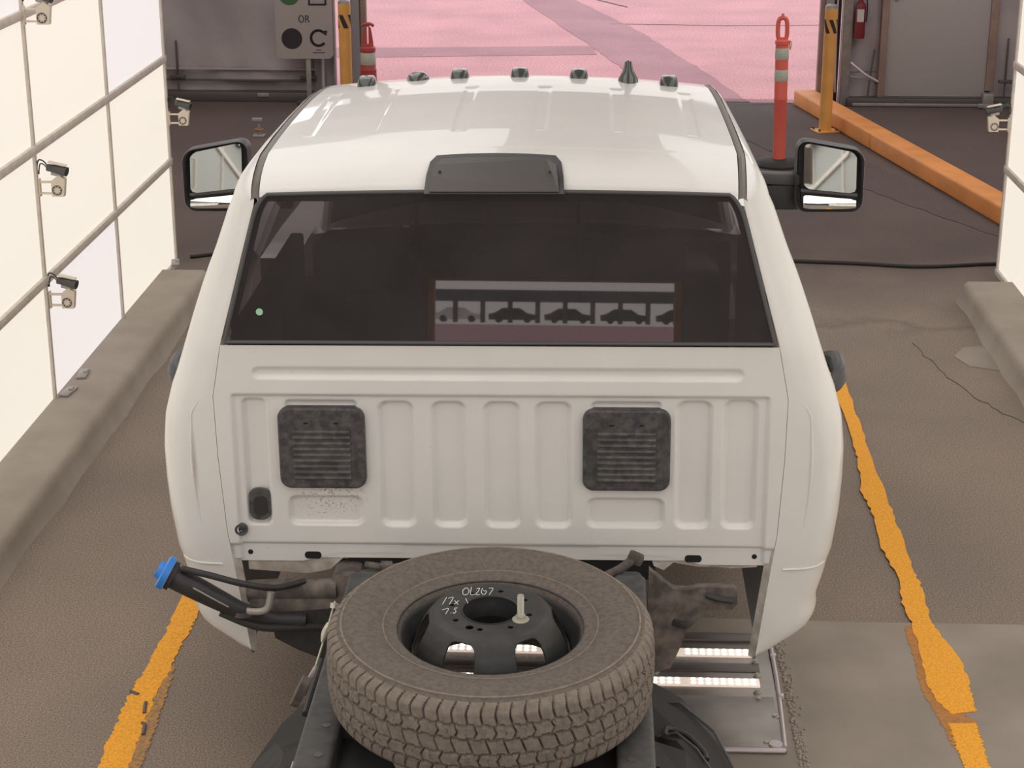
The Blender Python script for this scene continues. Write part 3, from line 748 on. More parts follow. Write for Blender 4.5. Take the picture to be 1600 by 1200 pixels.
# door handles
for s in (-1, 1):
    x = Wz(1.25)
    pts = [(s * (x - .01), .30, 1.235), (s * (x + .028), .34, 1.245), (s * (x + .036), .42, 1.245), (s * (x + .032), .50, 1.245), (s * (x - .01), .56, 1.235)]
    b = B().tube(pts, lambda q: .015 + .009 * math.sin(PI * q), n=10); o = b.done('door_handle', M['grey_plastic'], T)
    for v in o.data.vertices: v.co.z = 1.245 + (v.co.z - 1.245) * 1.9

# cab innards
B().box((0, .85, .79), (1.62, 1.5, .05), .01).done('cab_floor', M['void'], T, smooth=False)
B().box((0, .070, 1.10), (1.5, .012, .62), 0).done('back_trim', M['void'], T, smooth=False)
B().box((0, 1.66, 1.05), (1.6, .08, .6), .02).done('firewall', M['void'], T, smooth=False)
b = B()
for s in (-1, 1): b.box((s * .84, .85, 1.1), (.05, 1.4, .6), .01)
b.split('door_trim', M['void'], T)
B().box((0, .84, 1.925), (1.28, 1.3, .02), .005).done('headliner', M['trim_in'], T)
for s in (-.42, .42):
    seat = B().box((s, .36, 1.22), (.54, .14, .66), .05, Matrix.Rotation(-.15, 3, 'X'), 3).box((s, .66, .88), (.54, .55, .16), .05, seg=3).done('seat', M['trim_in'], T)
    B().box((s, .30, 1.63), (.28, .10, .19), .04, Matrix.Rotation(-.1, 3, 'X'), 3).done('headrest', M['trim_in'], seat)
    b = B()
    for k in (-.06, .06): b.cyl((s + k, .31, 1.50), (s + k, .30, 1.58), .006, n=8)
    b.split('headrest_post', M['steel'], seat)
B().box((0, .40, 1.13), (.26, .16, .42), .04, seg=3).done('centre_seat', M['trim_in'], T)
B().box((0, 1.52, 1.20), (1.5, .34, .22), .06, seg=3).done('dashboard', M['black'], T)
b = B().lathe([(.19 + .014 * math.cos(a), .014 * math.sin(a)) for a in np.linspace(0, 2 * PI, 9)[:-1]], 32, closed=True).box((0, 0, 0), (.37, .04, .02), .008).box((0, -.09, 0), (.04, .18, .02), .008)
o = b.done('steering_wheel', M['black'], T); o.location = (-.42, 1.22, 1.28); o.rotation_euler = (-1.1 + PI, 0, 0)

# front end (hidden behind the cab from here)
b = B().grid(9, 15, lambda i, j: ((-.88 + .125 * j + .0025) * (1 - .012 * i), 2.1 + .15 * i, 1.30 - .006 * i * i * .4 - .05 * abs((j - 7) / 7) ** 3))
b.done('hood', M['white'], T)
for s in (-1, 1):
    prof = [(1.62, .55), (1.75, .5), (1.95, .52), (2.0, .75), (2.12, .93), (2.3, 1.0), (2.48, .93), (2.6, .75), (2.66, .55), (3.3, .6), (3.34, 1.0), (3.2, 1.24), (2.1, 1.28), (1.62, 1.28)]
    YZ = Matrix(((0, 0, 1, 0), (1, 0, 0, 0), (0, 1, 0, 0), (0, 0, 0, 1)))
    B().prism([(y, z) for y, z in prof], s * .86, s * 1.0, YZ).done('fender', M['white'], T, ang=30)
    B().box((s * .78, 3.30, 1.02), (.30, .14, .22), .04).done('headlight', M['lightmetal'], T)
B().box((0, 3.42, .62), (1.9, .22, .26), .05).done('bumper', M['grey_plastic'], T)
B().box((0, 3.32, .98), (1.2, .12, .36), .04).done('grille', M['black'], T)
rows = [[(u * ipl(z, [1.27, 1.96], [.80, .64]), 2.22 - (z - 1.27) * .83 - .10 * u * u, z) for u in np.linspace(-1, 1, 17)] for z in np.linspace(1.27, 1.955, 9)]
B().grid(9, 17, lambda i, j: rows[i][j]).done('windshield', M['sideglass'], T)
for s in (-1, 1): B().tube([(s * .82, 2.16, 1.27), (s * .73, 1.85, 1.65), (s * .64, 1.66, 1.90)], .028, n=8).done('windshield_pillar', M['white'], T)
B().box((0, 1.98, 1.22), (1.6, .55, .05), .01).done('cowl', M['black'], T)

# frame -----------------------------------------------------------------
ZT = .845
for s in (-1, 1):
    xc = s * .385 + .004
    b = B().box((xc, -1.42, ZT - .1), (.092, 2.30, .2), .012, seg=3)
    b.box((xc, -.20, ZT - .12), (.088, .25, .16), .02, Matrix.Rotation(-.35, 3, 'X'), 3)
    b.box((xc, 1.55, ZT - .30), (.088, 3.4, .18), .012)
    rail = b.done('frame_rail', M['frame'], T)
    b = B()
    for y in (-.75, -.95, -1.16, -1.30, -1.45): b.cyl((xc - s * .012, y, ZT - .001), (xc - s * .012, y, ZT + .0015), .011, n=12)
    b.split('bolt', M['steel_d'], rail)
B().box((.004, -1.06, ZT - .05), (.70, .10, .07), .012).done('crossmember', M['frame'], T)
B().box((.004, -1.95, ZT - .08), (.70, .14, .10), .012).done('crossmember', M['frame'], T)
B().cyl((-.34, -.26, .74), (.35, -.26, .74), .032, n=14).done('crossmember', M['black'], T)
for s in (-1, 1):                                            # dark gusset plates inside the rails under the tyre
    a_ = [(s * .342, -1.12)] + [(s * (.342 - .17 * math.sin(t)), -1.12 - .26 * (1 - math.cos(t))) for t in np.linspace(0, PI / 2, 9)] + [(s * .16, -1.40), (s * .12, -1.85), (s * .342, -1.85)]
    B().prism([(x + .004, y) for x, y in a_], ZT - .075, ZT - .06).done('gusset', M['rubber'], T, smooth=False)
B().box((0, .30, .70), (.72, .16, .10), .03).done('cab_crossbeam', M['black'], T)
B().box((0, .6, .54), (.5, 1.0, .18), .05).done('transmission', M['black'], T)
# floor pan underside: dark band between cab and rails
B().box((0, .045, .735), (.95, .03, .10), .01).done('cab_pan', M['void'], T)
# tanks and heat shields left, mount bracket right
B().tube([(-.775, -.045, .672), (-.64, -.05, .682), (-.50, -.05, .684)], .034, n=16, sub=4).done('heat_shield', M['under'], T)
B().box((-.60, -.03, .635), (.34, .10, .07), .015).done('heat_shield', M['under'], T)
B().prism([(-.70, .615), (-.44, .64), (-.43, .46), (-.50, .45), (-.62, .50), (-.69, .54)], -.10, .10, XZ).done('fluid_tank', M['black'], T)
B().box((-.47, .0, .66), (.09, .14, .16), .02).done('cab_mount', M['under'], T)
B().tube([(-.40, -.10, .79), (-.33, -.14, .80), (-.27, -.12, .80), (-.2, -.05, .785)], .011).box((-.335, -.14, .803), (.036, .03, .026), .003).done('brake_line', M['under'], T)
B().tube([(.30, -.12, .76), (.36, -.14, .80), (.40, -.10, .815)], .014).box((.41, -.10, .82), (.045, .03, .035), .006, Matrix.Rotation(.4, 3, 'Y')).done('brake_line', M['under'], T)
poly = [(.45, .80), (.52, .74), (.56, .735), (.60, .745), (.70, .745), (.712, .735), (.715, .69), (.70, .672), (.66, .672), (.60, .640), (.565, .60), (.545, .54), (.52, .475), (.475, .46), (.44, .46)]
ob = B().prism(poly, .11, .14, XZ).done('cab_mount', M['under'], T, ang=30)
bt = B().tube([(.62, -.146, .722), (.66, -.15, .712), (.70, -.146, .705)], .009, n=8).box((.545, -.143, .625), (.045, .01, .022), .004, Matrix.Rotation(.3, 3, 'Y'))
bt.split('slot', M['black'], ob)

# filler neck with blue cap
ax0, ax1 = Vector((-1.005, -.17, .748)), Vector((-.93, -.17, .705))
fn = B().tube([ax0, ax1, (-.86, -.165, .662), (-.79, -.155, .619), (-.72, -.13, .586), (-.62, -.10, .565)], lambda q: .037 - .013 * sm(q * 1.15), n=18).done('filler_neck', M['black'], T)
d = (ax1 - ax0).normalized()
cap = B().cyl(ax0 - d * .004, ax0 - d * .022, .053, n=28).cyl(ax0 - d * .022, ax0 - d * .026, .053, .046, n=28).cyl(ax0 - d * .026, ax0 - d * .042, .030, .026, n=24)
cap.done('cap', M['blue'], fn)
B().cyl(ax0 - d * .002, ax0 + d * .012, .045, n=24).done('collar', M['rubber'], fn)
B().tube([(-.965, -.185, .776), (-.88, -.18, .752), (-.79, -.17, .722), (-.70, -.13, .690), (-.62, -.06, .68)], .0105, n=10).done('breather_hose', M['black'], fn)
B().tube([(-.86, -.175, .628), (-.77, -.17, .585), (-.70, -.15, .565), (-.58, -.10, .545), (-.45, -.08, .53)], .012, n=10).done('breather_hose', M['rubber'], fn)
B().tube([(-.78, -.175, .633), (-.74, -.17, .63), (-.715, -.17, .645), (-.705, -.16, .69)], .011, n=10).done('bracket', M['alu'], fn)
B().lathe([(.031, -.008), (.034, -.008), (.034, .008), (.031, .008)], 20, closed=True).box((.036, 0, 0), (.014, .012, .014), .002).done('hose_clamp', M['steel_d'], fn, loc=(-.795, -.157, .624))
B().tube([(-.93, -.204, .722), (-.87, -.20, .683), (-.83, -.193, .655)], .0025, n=8).done('hose_clamp', M['alu'], fn)
fn.location = (.022, 0, .034)
# parking-brake cable with turnbuckle
cb = B().tube([(-.437, -.50, .862), (-.455, -.53, .80), (-.487, -.58, .70)], .0035, n=8).tube([(-.487, -.58, .70), (-.50, -.61, .67), (-.512, -.64, .64)], .004, n=8).done('brake_cable', M['zinc'], T)
B().cyl((-.438, -.505, .858), (-.44, -.51, .845), .012, n=12).tube([(-.453, -.53, .81), (-.462, -.542, .785), (-.47, -.553, .76)], lambda q: .005 + .006 * math.sin(PI * q)).done('turnbuckle', M['zinc'], cb)
B().box((-.497, -.60, .682), (.012, .02, .06), .003, Matrix.Rotation(.5, 3, 'Y')).box((-.485, -.63, .63), (.02, .02, .08), .006).done('clevis', M['lightmetal'], cb)
B().cyl((-.530, -.66, .668), (-.510, -.66, .658), .045, n=24).done('pulley', M['under'], cb)
B().box((-.50, -.72, .59), (.02, .03, .06), .004).done('clip', M['lightmetal'], cb)

# plastic wheelhouse guards / spring hangers low at both sides of the rails
def folded(pts, th, name, m, par=None):
    """sheet through rows of points"""
    b = B().grid(len(pts), len(pts[0]), lambda i, j: pts[i][j]); o = b.done(name, m, par or T, smooth=False)
    md = o.modifiers.new('thickness', 'SOLIDIFY'); md.thickness = th
    return o
hl = folded([[(-.435, -.80, .72), (-.490, -.79, .70), (-.500, -.80, .66)],
             [(-.435, -.88, .72), (-.530, -.87, .69), (-.560, -.90, .64)],
             [(-.435, -.94, .70), (-.545, -.93, .66), (-.600, -.98, .62)],
             [(-.435, -.98, .69), (-.520, -.99, .68), (-.605, -1.06, .62)],
             [(-.435, -1.02, .72), (-.500, -1.05, .70), (-.600, -1.14, .62)],
             [(-.435, -1.10, .72), (-.500, -1.13, .70), (-.610, -1.22, .60)],
             [(-.435, -1.30, .70), (-.520, -1.32, .66), (-.640, -1.36, .58)]], .006, 'spring_hanger', M['rubber'])
B().box((-.455, -1.15, .70), (.02, .05, .05), .004).box((-.435, -1.15, .70), (.01, .05, .06), .004).done('clip', M['lightmetal'], hl)
B().tube([(-.445, -.72, .79), (-.447, -.86, .79), (-.449, -1.0, .785)], .009, n=8).done('brake_line', M['black'], T)
hr = folded([[(.443, -.72, .74), (.470, -.71, .71), (.480, -.70, .68)],
             [(.443, -.76, .73), (.520, -.77, .72), (.545, -.76, .68)],
             [(.443, -.82, .72), (.550, -.83, .70), (.600, -.83, .66)],
             [(.443, -.90, .68), (.530, -.91, .68), (.640, -.94, .64)],
             [(.443, -.94, .66), (.500, -.96, .70), (.650, -1.04, .62)],
             [(.443, -.98, .71), (.520, -1.01, .70), (.650, -1.12, .60)],
             [(.443, -1.10, .71), (.520, -1.13, .69), (.650, -1.22, .58)]], .006, 'spring_hanger', M['rubber'])
pts = [(.475, -.72, .715), (.48, -.79, .715), (.515, -.80, .722), (.60, -.89, .69), (.645, -1.0, .645), (.655, -1.06, .625), (.66, -1.16, .60)]
B().tube(pts, .004, n=6, sub=1).tube([(.452, -.94, .70), (.50, -.945, .715), (.55, -1.0, .70), (.60, -1.08, .66), (.65, -1.16, .62)], .004, n=6, sub=1).done('edge_bead', M['frame'], hr)
B().tube([(.47, -.955, .71), (.48, -.90, .70), (.53, -.915, .69), (.57, -.97, .675), (.575, -1.0, .67)], .008, n=8).done('edge_bead', M['black'], hr)
# axle and springs
B().cyl((-.75, -1.55, .42), (.75, -1.55, .42), .06, n=16).cyl((0, -1.55, .42), (0, -1.40, .42), .15, n=18).done('rear_axle', M['frame'], T)
for s in (-1, 1):
    b = B()
    for k in range(5): b.tube([(s * .52, -1.55 - .6 + .06 * k, .58 - .02 * k), (s * .52, -1.55, .50 - .012 * k), (s * .52, -1.55 + .6 - .06 * k, .60 - .02 * k)], .008, n=6)
    b.done('leaf_spring', M['frame'], T)

# ------------------------------------------------------------------ wheels
NT = 1440
def tyre_mesh():
    side_p = [(.222, .070), (.2265, .083), (.232, .0885), (.240, .091), (.250, .0925), (.258, .0955), (.262, .0990), (.266, .0990), (.269, .0975), (.280, .103), (.295, .1085), (.310, .1125), (.325, .115), (.338, .1155),
              (.350, .1145), (.357, .1130), (.362, .1118), (.3655, .1135), (.3685, .1130), (.371, .1085), (.379, .1052), (.385, .1012), (.390, .0970), (.3945, .0925), (.3980, .0875)]
    tread = [(.400 + .006 * (1 - (z / .085) ** 2), z) for z in np.linspace(.0835, -.0835, 58)]
    prof = side_p + tread + [(r, -z) for r, z in side_p[::-1]]
    R = np.array([p[0] for p in prof]); Z = np.array([p[1] for p in prof]); th = np.linspace(0, 2 * PI, NT, endpoint=False)
    TH, RR = np.meshgrid(th, R, indexing='ij'); _, Z0 = np.meshgrid(th, Z, indexing='ij')
    az = np.abs(Z0); c = .405
    def band(ph, N, wd):                                       # groove mask; wd in metres
        f = (TH * N / (2 * PI) + ph) % 1.0; dist = np.minimum(f, 1 - f) * 2 * PI * c / N
        return sm((wd - dist) / .0016)
    zig = .0028 * np.sign(np.sin(TH * 72))
    G = np.zeros_like(RR)
    for zc, wd in ((.056, .0042), (.020, .004), (-.020, .004), (-.056, .0042)): G = np.maximum(G, sm((wd - np.abs(Z0 - zc - zig * .6)) / .0016))
    sh = (az > .056)
    l1 = band(np.where(Z0 > 0, .35, .85) + 8 * (az - .056) - 60 * np.maximum(0, az - .075) ** 2 * 10, 74, .0028)
    fade = np.interp(RR, [.372, .384, .396], [0, .7, 1])
    G = np.maximum(G, np.where(sh & (RR > .37), l1 * fade, 0))
    mid = (az > .020) & (az <= .056)
    ph2 = 11 * np.abs(az - .038) * np.sign(Z0) + .2
    G = np.maximum(G, np.where(mid, band(ph2, 56, .0026), 0))
    G = np.maximum(G, np.where(mid & (az > .030) & (az < .046), .45 * band(ph2 + .5, 56, .0011), 0))
    G = np.maximum(G, np.where(az <= .020, band(9 * Z0 + .1, 62, .0026), 0))
    # fine sipes
    G = np.maximum(G, np.where(sh & (RR > .385), .16 * band(.1 + 8 * (az - .056), 222, .0008), 0))
    G = np.maximum(G, np.where(az <= .02, .16 * band(9 * Z0 + .35, 248, .0008), 0))
    G = np.maximum(G, np.where(mid, .16 * band(ph2 + .25, 224, .0008), 0))
    RR = RR - .011 * G
    V = np.stack([RR * np.cos(TH), RR * np.sin(TH), Z0], -1).reshape(-1, 3)
    m = len(prof); i, j = np.meshgrid(np.arange(NT), np.arange(m - 1), indexing='ij'); a = (i * m + j).ravel(); bb = (((i + 1) % NT) * m + j).ravel()
    return V, np.stack([a, bb, bb + 1, a + 1], 1)
def rim_barrel():
    p = [(.2260, .0775), (.2285, .0870), (.2325, .0885), (.2335, .0850), (.2310, .0780), (.2265, .0740), (.2205, .0700), (.2150, .0600), (.2120, .0450), (.2020, .0330), (.1990, .0150), (.1990, -.0300), (.2080, -.0420), (.2140, -.0600), (.2200, -.0720),
         (.2310, -.0850), (.2285, -.0885)]
    return B().lathe(p, 120)
HOLE_A = [math.radians(a) for a in (-113, -53, 7, 67, 127, 187)]
def disc():
    rr = np.concatenate([np.linspace(.069, .128, 30), np.linspace(.130, .199, 36)]); n = 480; th = np.linspace(0, 2 * PI, n, endpoint=False)
    prof = lambda r: np.interp(r, [.069, .072, .122, .134, .144, .152, .162, .175, .186, .195, .199], [.128, .132, .132, .130, .126, .119, .106, .084, .058, .026, .018])
    TH, R = np.meshgrid(th, rr, indexing='ij'); X, Y = R * np.cos(TH), R * np.sin(TH)
    def sdf(X, Y):
        d = np.full(X.shape, 9.)
        for a in HOLE_A:
            u = X * math.cos(a) + Y * math.sin(a); v = -X * math.sin(a) + Y * math.cos(a)
            qx = np.abs(u - .173) - .021 + .013; qy = np.abs(v) - .042 + .013 + np.maximum(0, .175 - u) * .35
            d = np.minimum(d, np.hypot(np.maximum(qx, 0), np.maximum(qy, 0)) + np.minimum(np.maximum(qx, qy), 0) - .013)
        for k in range(8):
            a = math.radians(-12 + 45 * k); d = np.minimum(d, np.hypot(X - .0975 * math.cos(a), Y - .0975 * math.sin(a)) - .0075)
        a = math.radians(-118); d = np.minimum(d, np.hypot(X - .098 * math.cos(a) , Y - .098 * math.sin(a)) - .0105)
        return d
    for _ in range(2):
        d = sdf(X, Y); e = 1e-4; gx_ = (sdf(X + e, Y) - sdf(X - e, Y)) / (2 * e); gy_ = (sdf(X, Y + e) - sdf(X, Y - e)) / (2 * e)
        k = (np.abs(d) < .0016); X = X - np.where(k, d * gx_, 0); Y = Y - np.where(k, d * gy_, 0)
    R2 = np.hypot(X, Y); V = np.stack([X, Y, prof(R2)], -1).reshape(-1, 3); m = len(rr)
    i, j = np.meshgrid(np.arange(n), np.arange(m - 1), indexing='ij'); a = (i * m + j).ravel(); bb = (((i + 1) % n) * m + j).ravel()
    F = np.stack([a, bb, bb + 1, a + 1], 1); cen = V[F].mean(1); F = F[sdf(cen[:, 0], cen[:, 1]) > .0002]
    return V, F
Vt, Ft = tyre_mesh()
SP = tag(empty('spare_wheel', (-.234, 4.055, .980), (math.radians(3.3), 0, 0)), 'dusty spare wheel with black steel rim lying flat across the chassis rails behind the cab', 'wheel')
tyre = npmesh('tyre', Vt, Ft, M['tyre'], SP, 45)
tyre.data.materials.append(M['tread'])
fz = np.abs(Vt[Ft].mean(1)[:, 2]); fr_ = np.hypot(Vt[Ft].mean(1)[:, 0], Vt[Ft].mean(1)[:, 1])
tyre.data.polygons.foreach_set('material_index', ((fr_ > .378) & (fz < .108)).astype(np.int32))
rim = rim_barrel().done('rim', M['wheelsteel'], SP, ang=50)
Vd, Fd = disc(); dsc = npmesh('wheel_disc', Vd, Fd, M['wheelsteel'], rim, 50)
md = dsc.modifiers.new('thickness', 'SOLIDIFY'); md.thickness = .005; md.offset = 1
b = B().lathe([(.0685, .1325), (.072, .1335), (.0725, .131), (.067, .108), (.0655, .078)], 64); b.done('hub_bore', M['wheelsteel'], rim)
SX, SY = .076, -.045
st = B().cyl((SX, SY, .124), (SX, SY, .199), .0075, n=14).cyl((SX, SY, .131), (SX, SY, .143), .0135, n=6).cyl((SX, SY, .130), (SX, SY, .1335), .021, n=24)
for k in range(24): st.lathe([(.0074, -.001), (.0085, 0), (.0074, .001)], 12, (SX, SY, .146 + k * .0022))
st.done('stud', M['zinc'], SP)
B().box((-.034, .2085, .062), (.036, .005, .026), .001, Matrix.Rotation(.12, 3, 'Z')).done('balance_weight', M['alu'], SP)
B().box((-.155, .115, .030), (.018, .006, .022), .001, Matrix.Rotation(.95, 3, 'Z')).done('balance_weight', M['label'], SP)
# chalk scribbles on the hub face
def scrib(strokes, ox, oy, sc):
    b = B()
    for st_ in strokes: b.tube([(ox + x * sc, oy + y * sc * 1.6, .1325) for x, y in st_], .0011, n=5, sub=4)
    return b
ST = [[(0, .6), (.3, .9), (.6, .6), (.5, .1), (.1, .1), (0, .6)], [(.8, 1), (.8, .1), (1.2, .1)], [(1.3, .8), (1.6, .9), (1.5, .5), (1.3, .1), (1.7, .1)], [(1.9, .9), (1.8, .4), (2.1, .1), (2.3, .5), (2.0, .6)], [(2.5, .9), (2.9, .9), (2.6, .1)]]
scrib(ST, -.075, .070, .026).done('chalk_mark', M['chalk'], SP)
scrib([[(0, 0), (.3, .9)], [(.5, .8), (1.0, .9), (.7, 0)], [(1.2, .5), (1.6, 0)], [(1.2, 0), (1.6, .5)], [(2.3, .8), (2.6, .2)]], -.120, .022, .024).done('chalk_mark', M['chalk'], SP)
scrib([[(0, .3), (.6, .5), (.4, -.2)], [(.9, -.1), (.92, -.05)], [(1.5, .6), (1.2, .5), (1.4, .2), (1.3, -.1), (1.1, 0)]], -.118, -.018, .024).done('chalk_mark', M['chalk'], SP)
for rr_, zz_, mi in ((.3675, .1125, .0024), (.265, .0985, .0016)):
    B().lathe([(rr_ + mi * math.cos(a), zz_ + mi * math.sin(a)) for a in np.linspace(0, 2 * PI, 9)[:-1]], 160, closed=True).done('sidewall_rib', M['ribpale'], tyre)
# road wheels of the truck reuse the spare's meshes
for x, y, fl in ((-.87, 2.30, -1), (.87, 2.30, 1), (-.80, -1.55, -1), (.80, -1.55, 1)):
    r_ = tyre.copy(); COL.objects.link(r_); r_.name = 'road_wheel'; r_.parent = T; r_.location = (x, y, .405 + .0095 * x); r_.rotation_euler = (0, fl * PI / 2, 0)
    for src in (rim, dsc):
        c = src.copy(); COL.objects.link(c); c.parent = r_

# ================================================================== THINGS ON THE GROUND
# lit inspection plate set in the slab
PLT = tag(empty('light_plate', (-.2, 5.7, .006)), 'steel ground plate with two lit strips under the right rear corner of the truck', 'plate')
x0, x1 = -.62, .865
B().box(((x0 + x1) / 2, 0, .006), (x1 - x0, .84, .012), .003).done('base', M['steel'], PLT)
B().box(((x0 + x1) / 2, .375, .016), (x1 - x0 - .04, .06, .010), .002).done('cover_strip', M['steel_d'], PLT)
B().box(((x0 + x1) / 2, .145, .0135), (x1 - x0 - .09, .062, .004), .001).done('cover_strip', M['steel_d'], PLT)
B().box(((x0 + x1) / 2, -.24, .0145), (x1 - x0 - .03, .34, .006), .002).done('cover_strip', M['steel'], PLT)
def zstrip(y, xe):
    s_ = B().box(((x0 + xe) / 2, y, .015), (xe - x0, .056, .008), .002).done('light_strip', M['ledbase'], PLT)
    b = B(); x = xe - .022; k = 0
    while x > x0 + .02:
        for dy in (-.013, .013): b.cyl((x, y + dy, .019), (x, y + dy, .0215), .0085, n=10)
        k += 1; x -= .0262
        if k % 9 == 0 and (k // 9) % 2 == 1: x -= .03
    b.split('led', M['led'], s_, smooth=False)
zstrip(.252, .803); zstrip(.030, .812)
b = B()
for px, py in ((.81, .19), (.81, .09), (.44, .30), (.44, .195), (.45, .10), (.44, -.05), (.80, -.03), (.80, -.085), (.80, -.38), (.845, -.2)): b.cyl((px, py, .012), (px, py, .022), .009, n=6).cyl((px, py, .012), (px, py, .016), .014, n=12)
tag(b.done('bolt', M['zinc'], PLT), kind='stuff')
b = B().tube([(x1 + .012, .42, .012), (x1 + .008, 0, .012), (x1 - .006, -.40, .012)], .008, n=8).tube([(x1 - .006, -.42, .012), (x0, -.43, .012)], .009, n=8)
for y in (.24, -.06): b.box((x1 + .012, y, .014), (.022, .02, .02), .004)
b.cyl((x1 - .035, -.395, .012), (x1 - .035, -.395, .024), .022, n=18).done('edge_conduit', M['lightmetal'], PLT)
# gravel crumbs along the plate's edge
b = B()
for k in range(420):
    y = random.uniform(-.5, .42); x = x1 + .035 + abs(random.gauss(0, .016)) - .02 * (y + .42) * .2; r = random.uniform(.002, .007)
    t_ = bmesh.new(); bmesh.ops.create_icosphere(t_, subdivisions=1, radius=r); bmesh.ops.translate(t_, vec=(-.2 + x, 5.7 + y, .006 + r * .4), verts=t_.verts); b._add(t_)
tag(b.done('gravel', M['curb']), 'loose gravel crumbs along the right edge of the ground plate', 'gravel', kind='stuff')

# painted lane lines
def paintpoly(left, right, seed, z, th=.003):
    """left/right edges as (x,y) lists with the same count -> ragged ribbon"""
    rnd = random.Random(seed); n = 90
    t = np.linspace(0, 1, len(left)); T_ = np.linspace(0, 1, n)
    lx = np.interp(T_, t, [p[0] for p in left]); ly = np.interp(T_, t, [p[1] for p in left]); rx = np.interp(T_, t, [p[0] for p in right]); ry = np.interp(T_, t, [p[1] for p in right])
    L_ = [(lx[i] + rnd.uniform(-.006, .006), ly[i]) for i in range(n)]; R_ = [(rx[i] + rnd.uniform(-.006, .006), ry[i]) for i in range(n)]
    b = B(); vs = [(x, y, z) for x, y in L_] + [(x, y, z) for x, y in R_] + [(x, y, z + th) for x, y in L_] + [(x, y, z + th) for x, y in R_]
    fs = []
    for i in range(n - 1): fs += [(2 * n + i, 2 * n + i + 1, 3 * n + i + 1, 3 * n + i), (i, i + 1, 2 * n + i + 1, 2 * n + i), (n + i, n + i + 1, 3 * n + i + 1, 3 * n + i)]
    fs += [(0, n, 3 * n, 2 * n), (n - 1, 2 * n - 1, 4 * n - 1, 3 * n - 1)]
    return b.raw(vs, fs)
LL_ = tag(empty('lane_line', (0, 0, 0)), 'hand-painted yellow line on the asphalt left of the truck', 'road marking')
paintpoly([(-1.566, 9.9), (-1.566, 6.19), (-1.567, 5.93), (-1.573, 5.755), (-1.582, 5.66), (-1.585, 5.48), (-1.574, 5.35), (-1.58, 5.243), (-1.556, 5.0)],
          [(-1.47, 9.9), (-1.478, 6.19), (-1.476, 6.10), (-1.485, 5.93), (-1.483, 5.75), (-1.492, 5.55), (-1.482, 5.375), (-1.478, 5.2), (-1.465, 5.0)], 11, .0005).done('paint', M['paint'], LL_, smooth=False)
paintpoly([(-1.49, 5.80), (-1.492, 5.5), (-1.482, 5.3), (-1.465, 5.0)], [(-1.468, 5.80), (-1.450, 5.5), (-1.436, 5.25), (-1.425, 5.0)], 12, .0003).done('worn_paint', M['wornpaint'], LL_, smooth=False)
b = B()
for p in ([(-1.583, 5.605), (-1.562, 5.59), (-1.552, 5.585)], [(-1.513, 5.53), (-1.507, 5.49), (-1.500, 5.455)], [(-1.492, 5.39), (-1.48, 5.375), (-1.47, 5.31)]):
    b.tube([(x, y, .0035) for x, y in p], .007, n=8)
b.split('tar_spot', M['darkmetal'], LL_)
LR_ = tag(empty('lane_line', (0, 0, 0)), 'hand-painted yellow line right of the truck crossing from asphalt onto the concrete slab', 'road marking')
paintpoly([(1.262, 9.4), (1.258, 8.2), (1.249, 7.94), (1.212, 7.55), (1.226, 7.336), (1.214, 6.93), (1.236, 6.63), (1.214, 6.40), (1.226, 6.234), (1.212, 5.95), (1.203, 5.75), (1.225, 5.62), (1.245, 5.565)],
          [(1.34, 9.4), (1.326, 8.60), (1.318, 8.026), (1.313, 7.48), (1.315, 7.133), (1.307, 6.75), (1.316, 6.57), (1.302, 6.345), (1.311, 6.185), (1.356, 5.984), (1.352, 5.80), (1.342, 5.66), (1.337, 5.588)], 21, .0066).done('paint', M['paint'], LR_, smooth=False)
paintpoly([(1.229, 5.50), (1.224, 5.40), (1.228, 5.23), (1.23, 5.0)], [(1.318, 5.505), (1.318, 5.40), (1.309, 5.231), (1.31, 5.0)], 22, .0066).done('paint', M['paint'], LR_, smooth=False)
paintpoly([(1.193, 6.233), (1.189, 6.026), (1.176, 5.76), (1.197, 5.56), (1.205, 5.47), (1.215, 5.35)], [(1.25, 6.22), (1.25, 6.0), (1.25, 5.75), (1.29, 5.56), (1.325, 5.52), (1.29, 5.40)], 23, .0062, .0015).done('faded_paint', M['oldpaint'], LR_, smooth=False)

# black hose across the lane
tag(B().tube([(-2.60, 11.36, .012), (-2.3, 11.45, .012), (-1.0, 11.50, .012), (.5, 11.48, .012), (1.6, 11.40, .012), (2.1, 11.33, .012), (2.6, 11.42, .012), (3.0, 11.40, .012)], .012, n=8).done('hose', M['rubber']), 'thin black hose lying straight across the lane beyond the cab', 'hose')

# yellow curb blocks
def curb_block(p, q, lab):
    p, q = Vector((*p, 0)), Vector((*q, 0)); d = q - p; a = math.atan2(d.y, d.x)
    o = B().box((0, 0, .07), (d.length - .012, .20, .14), .02, seg=3).done('curb_block', M['curby'])
    n = Vector((-d.y, d.x, 0)).normalized(); n = n if n.x > 0 else -n
    o.location = (p + q) / 2 + n * .10; o.rotation_euler = (0, 0, a)
    return tag(o, lab, 'curb', 'yellow curb blocks')
A, Bp = (1.862, 17.05), (2.287, 15.03); C_ = (2.95, 11.88)
curb_block(A, Bp, 'yellow painted curb block beside the right bollard, the farther block'); curb_block(Bp, C_, 'long yellow painted curb block running from the joint to behind the right panel wall')

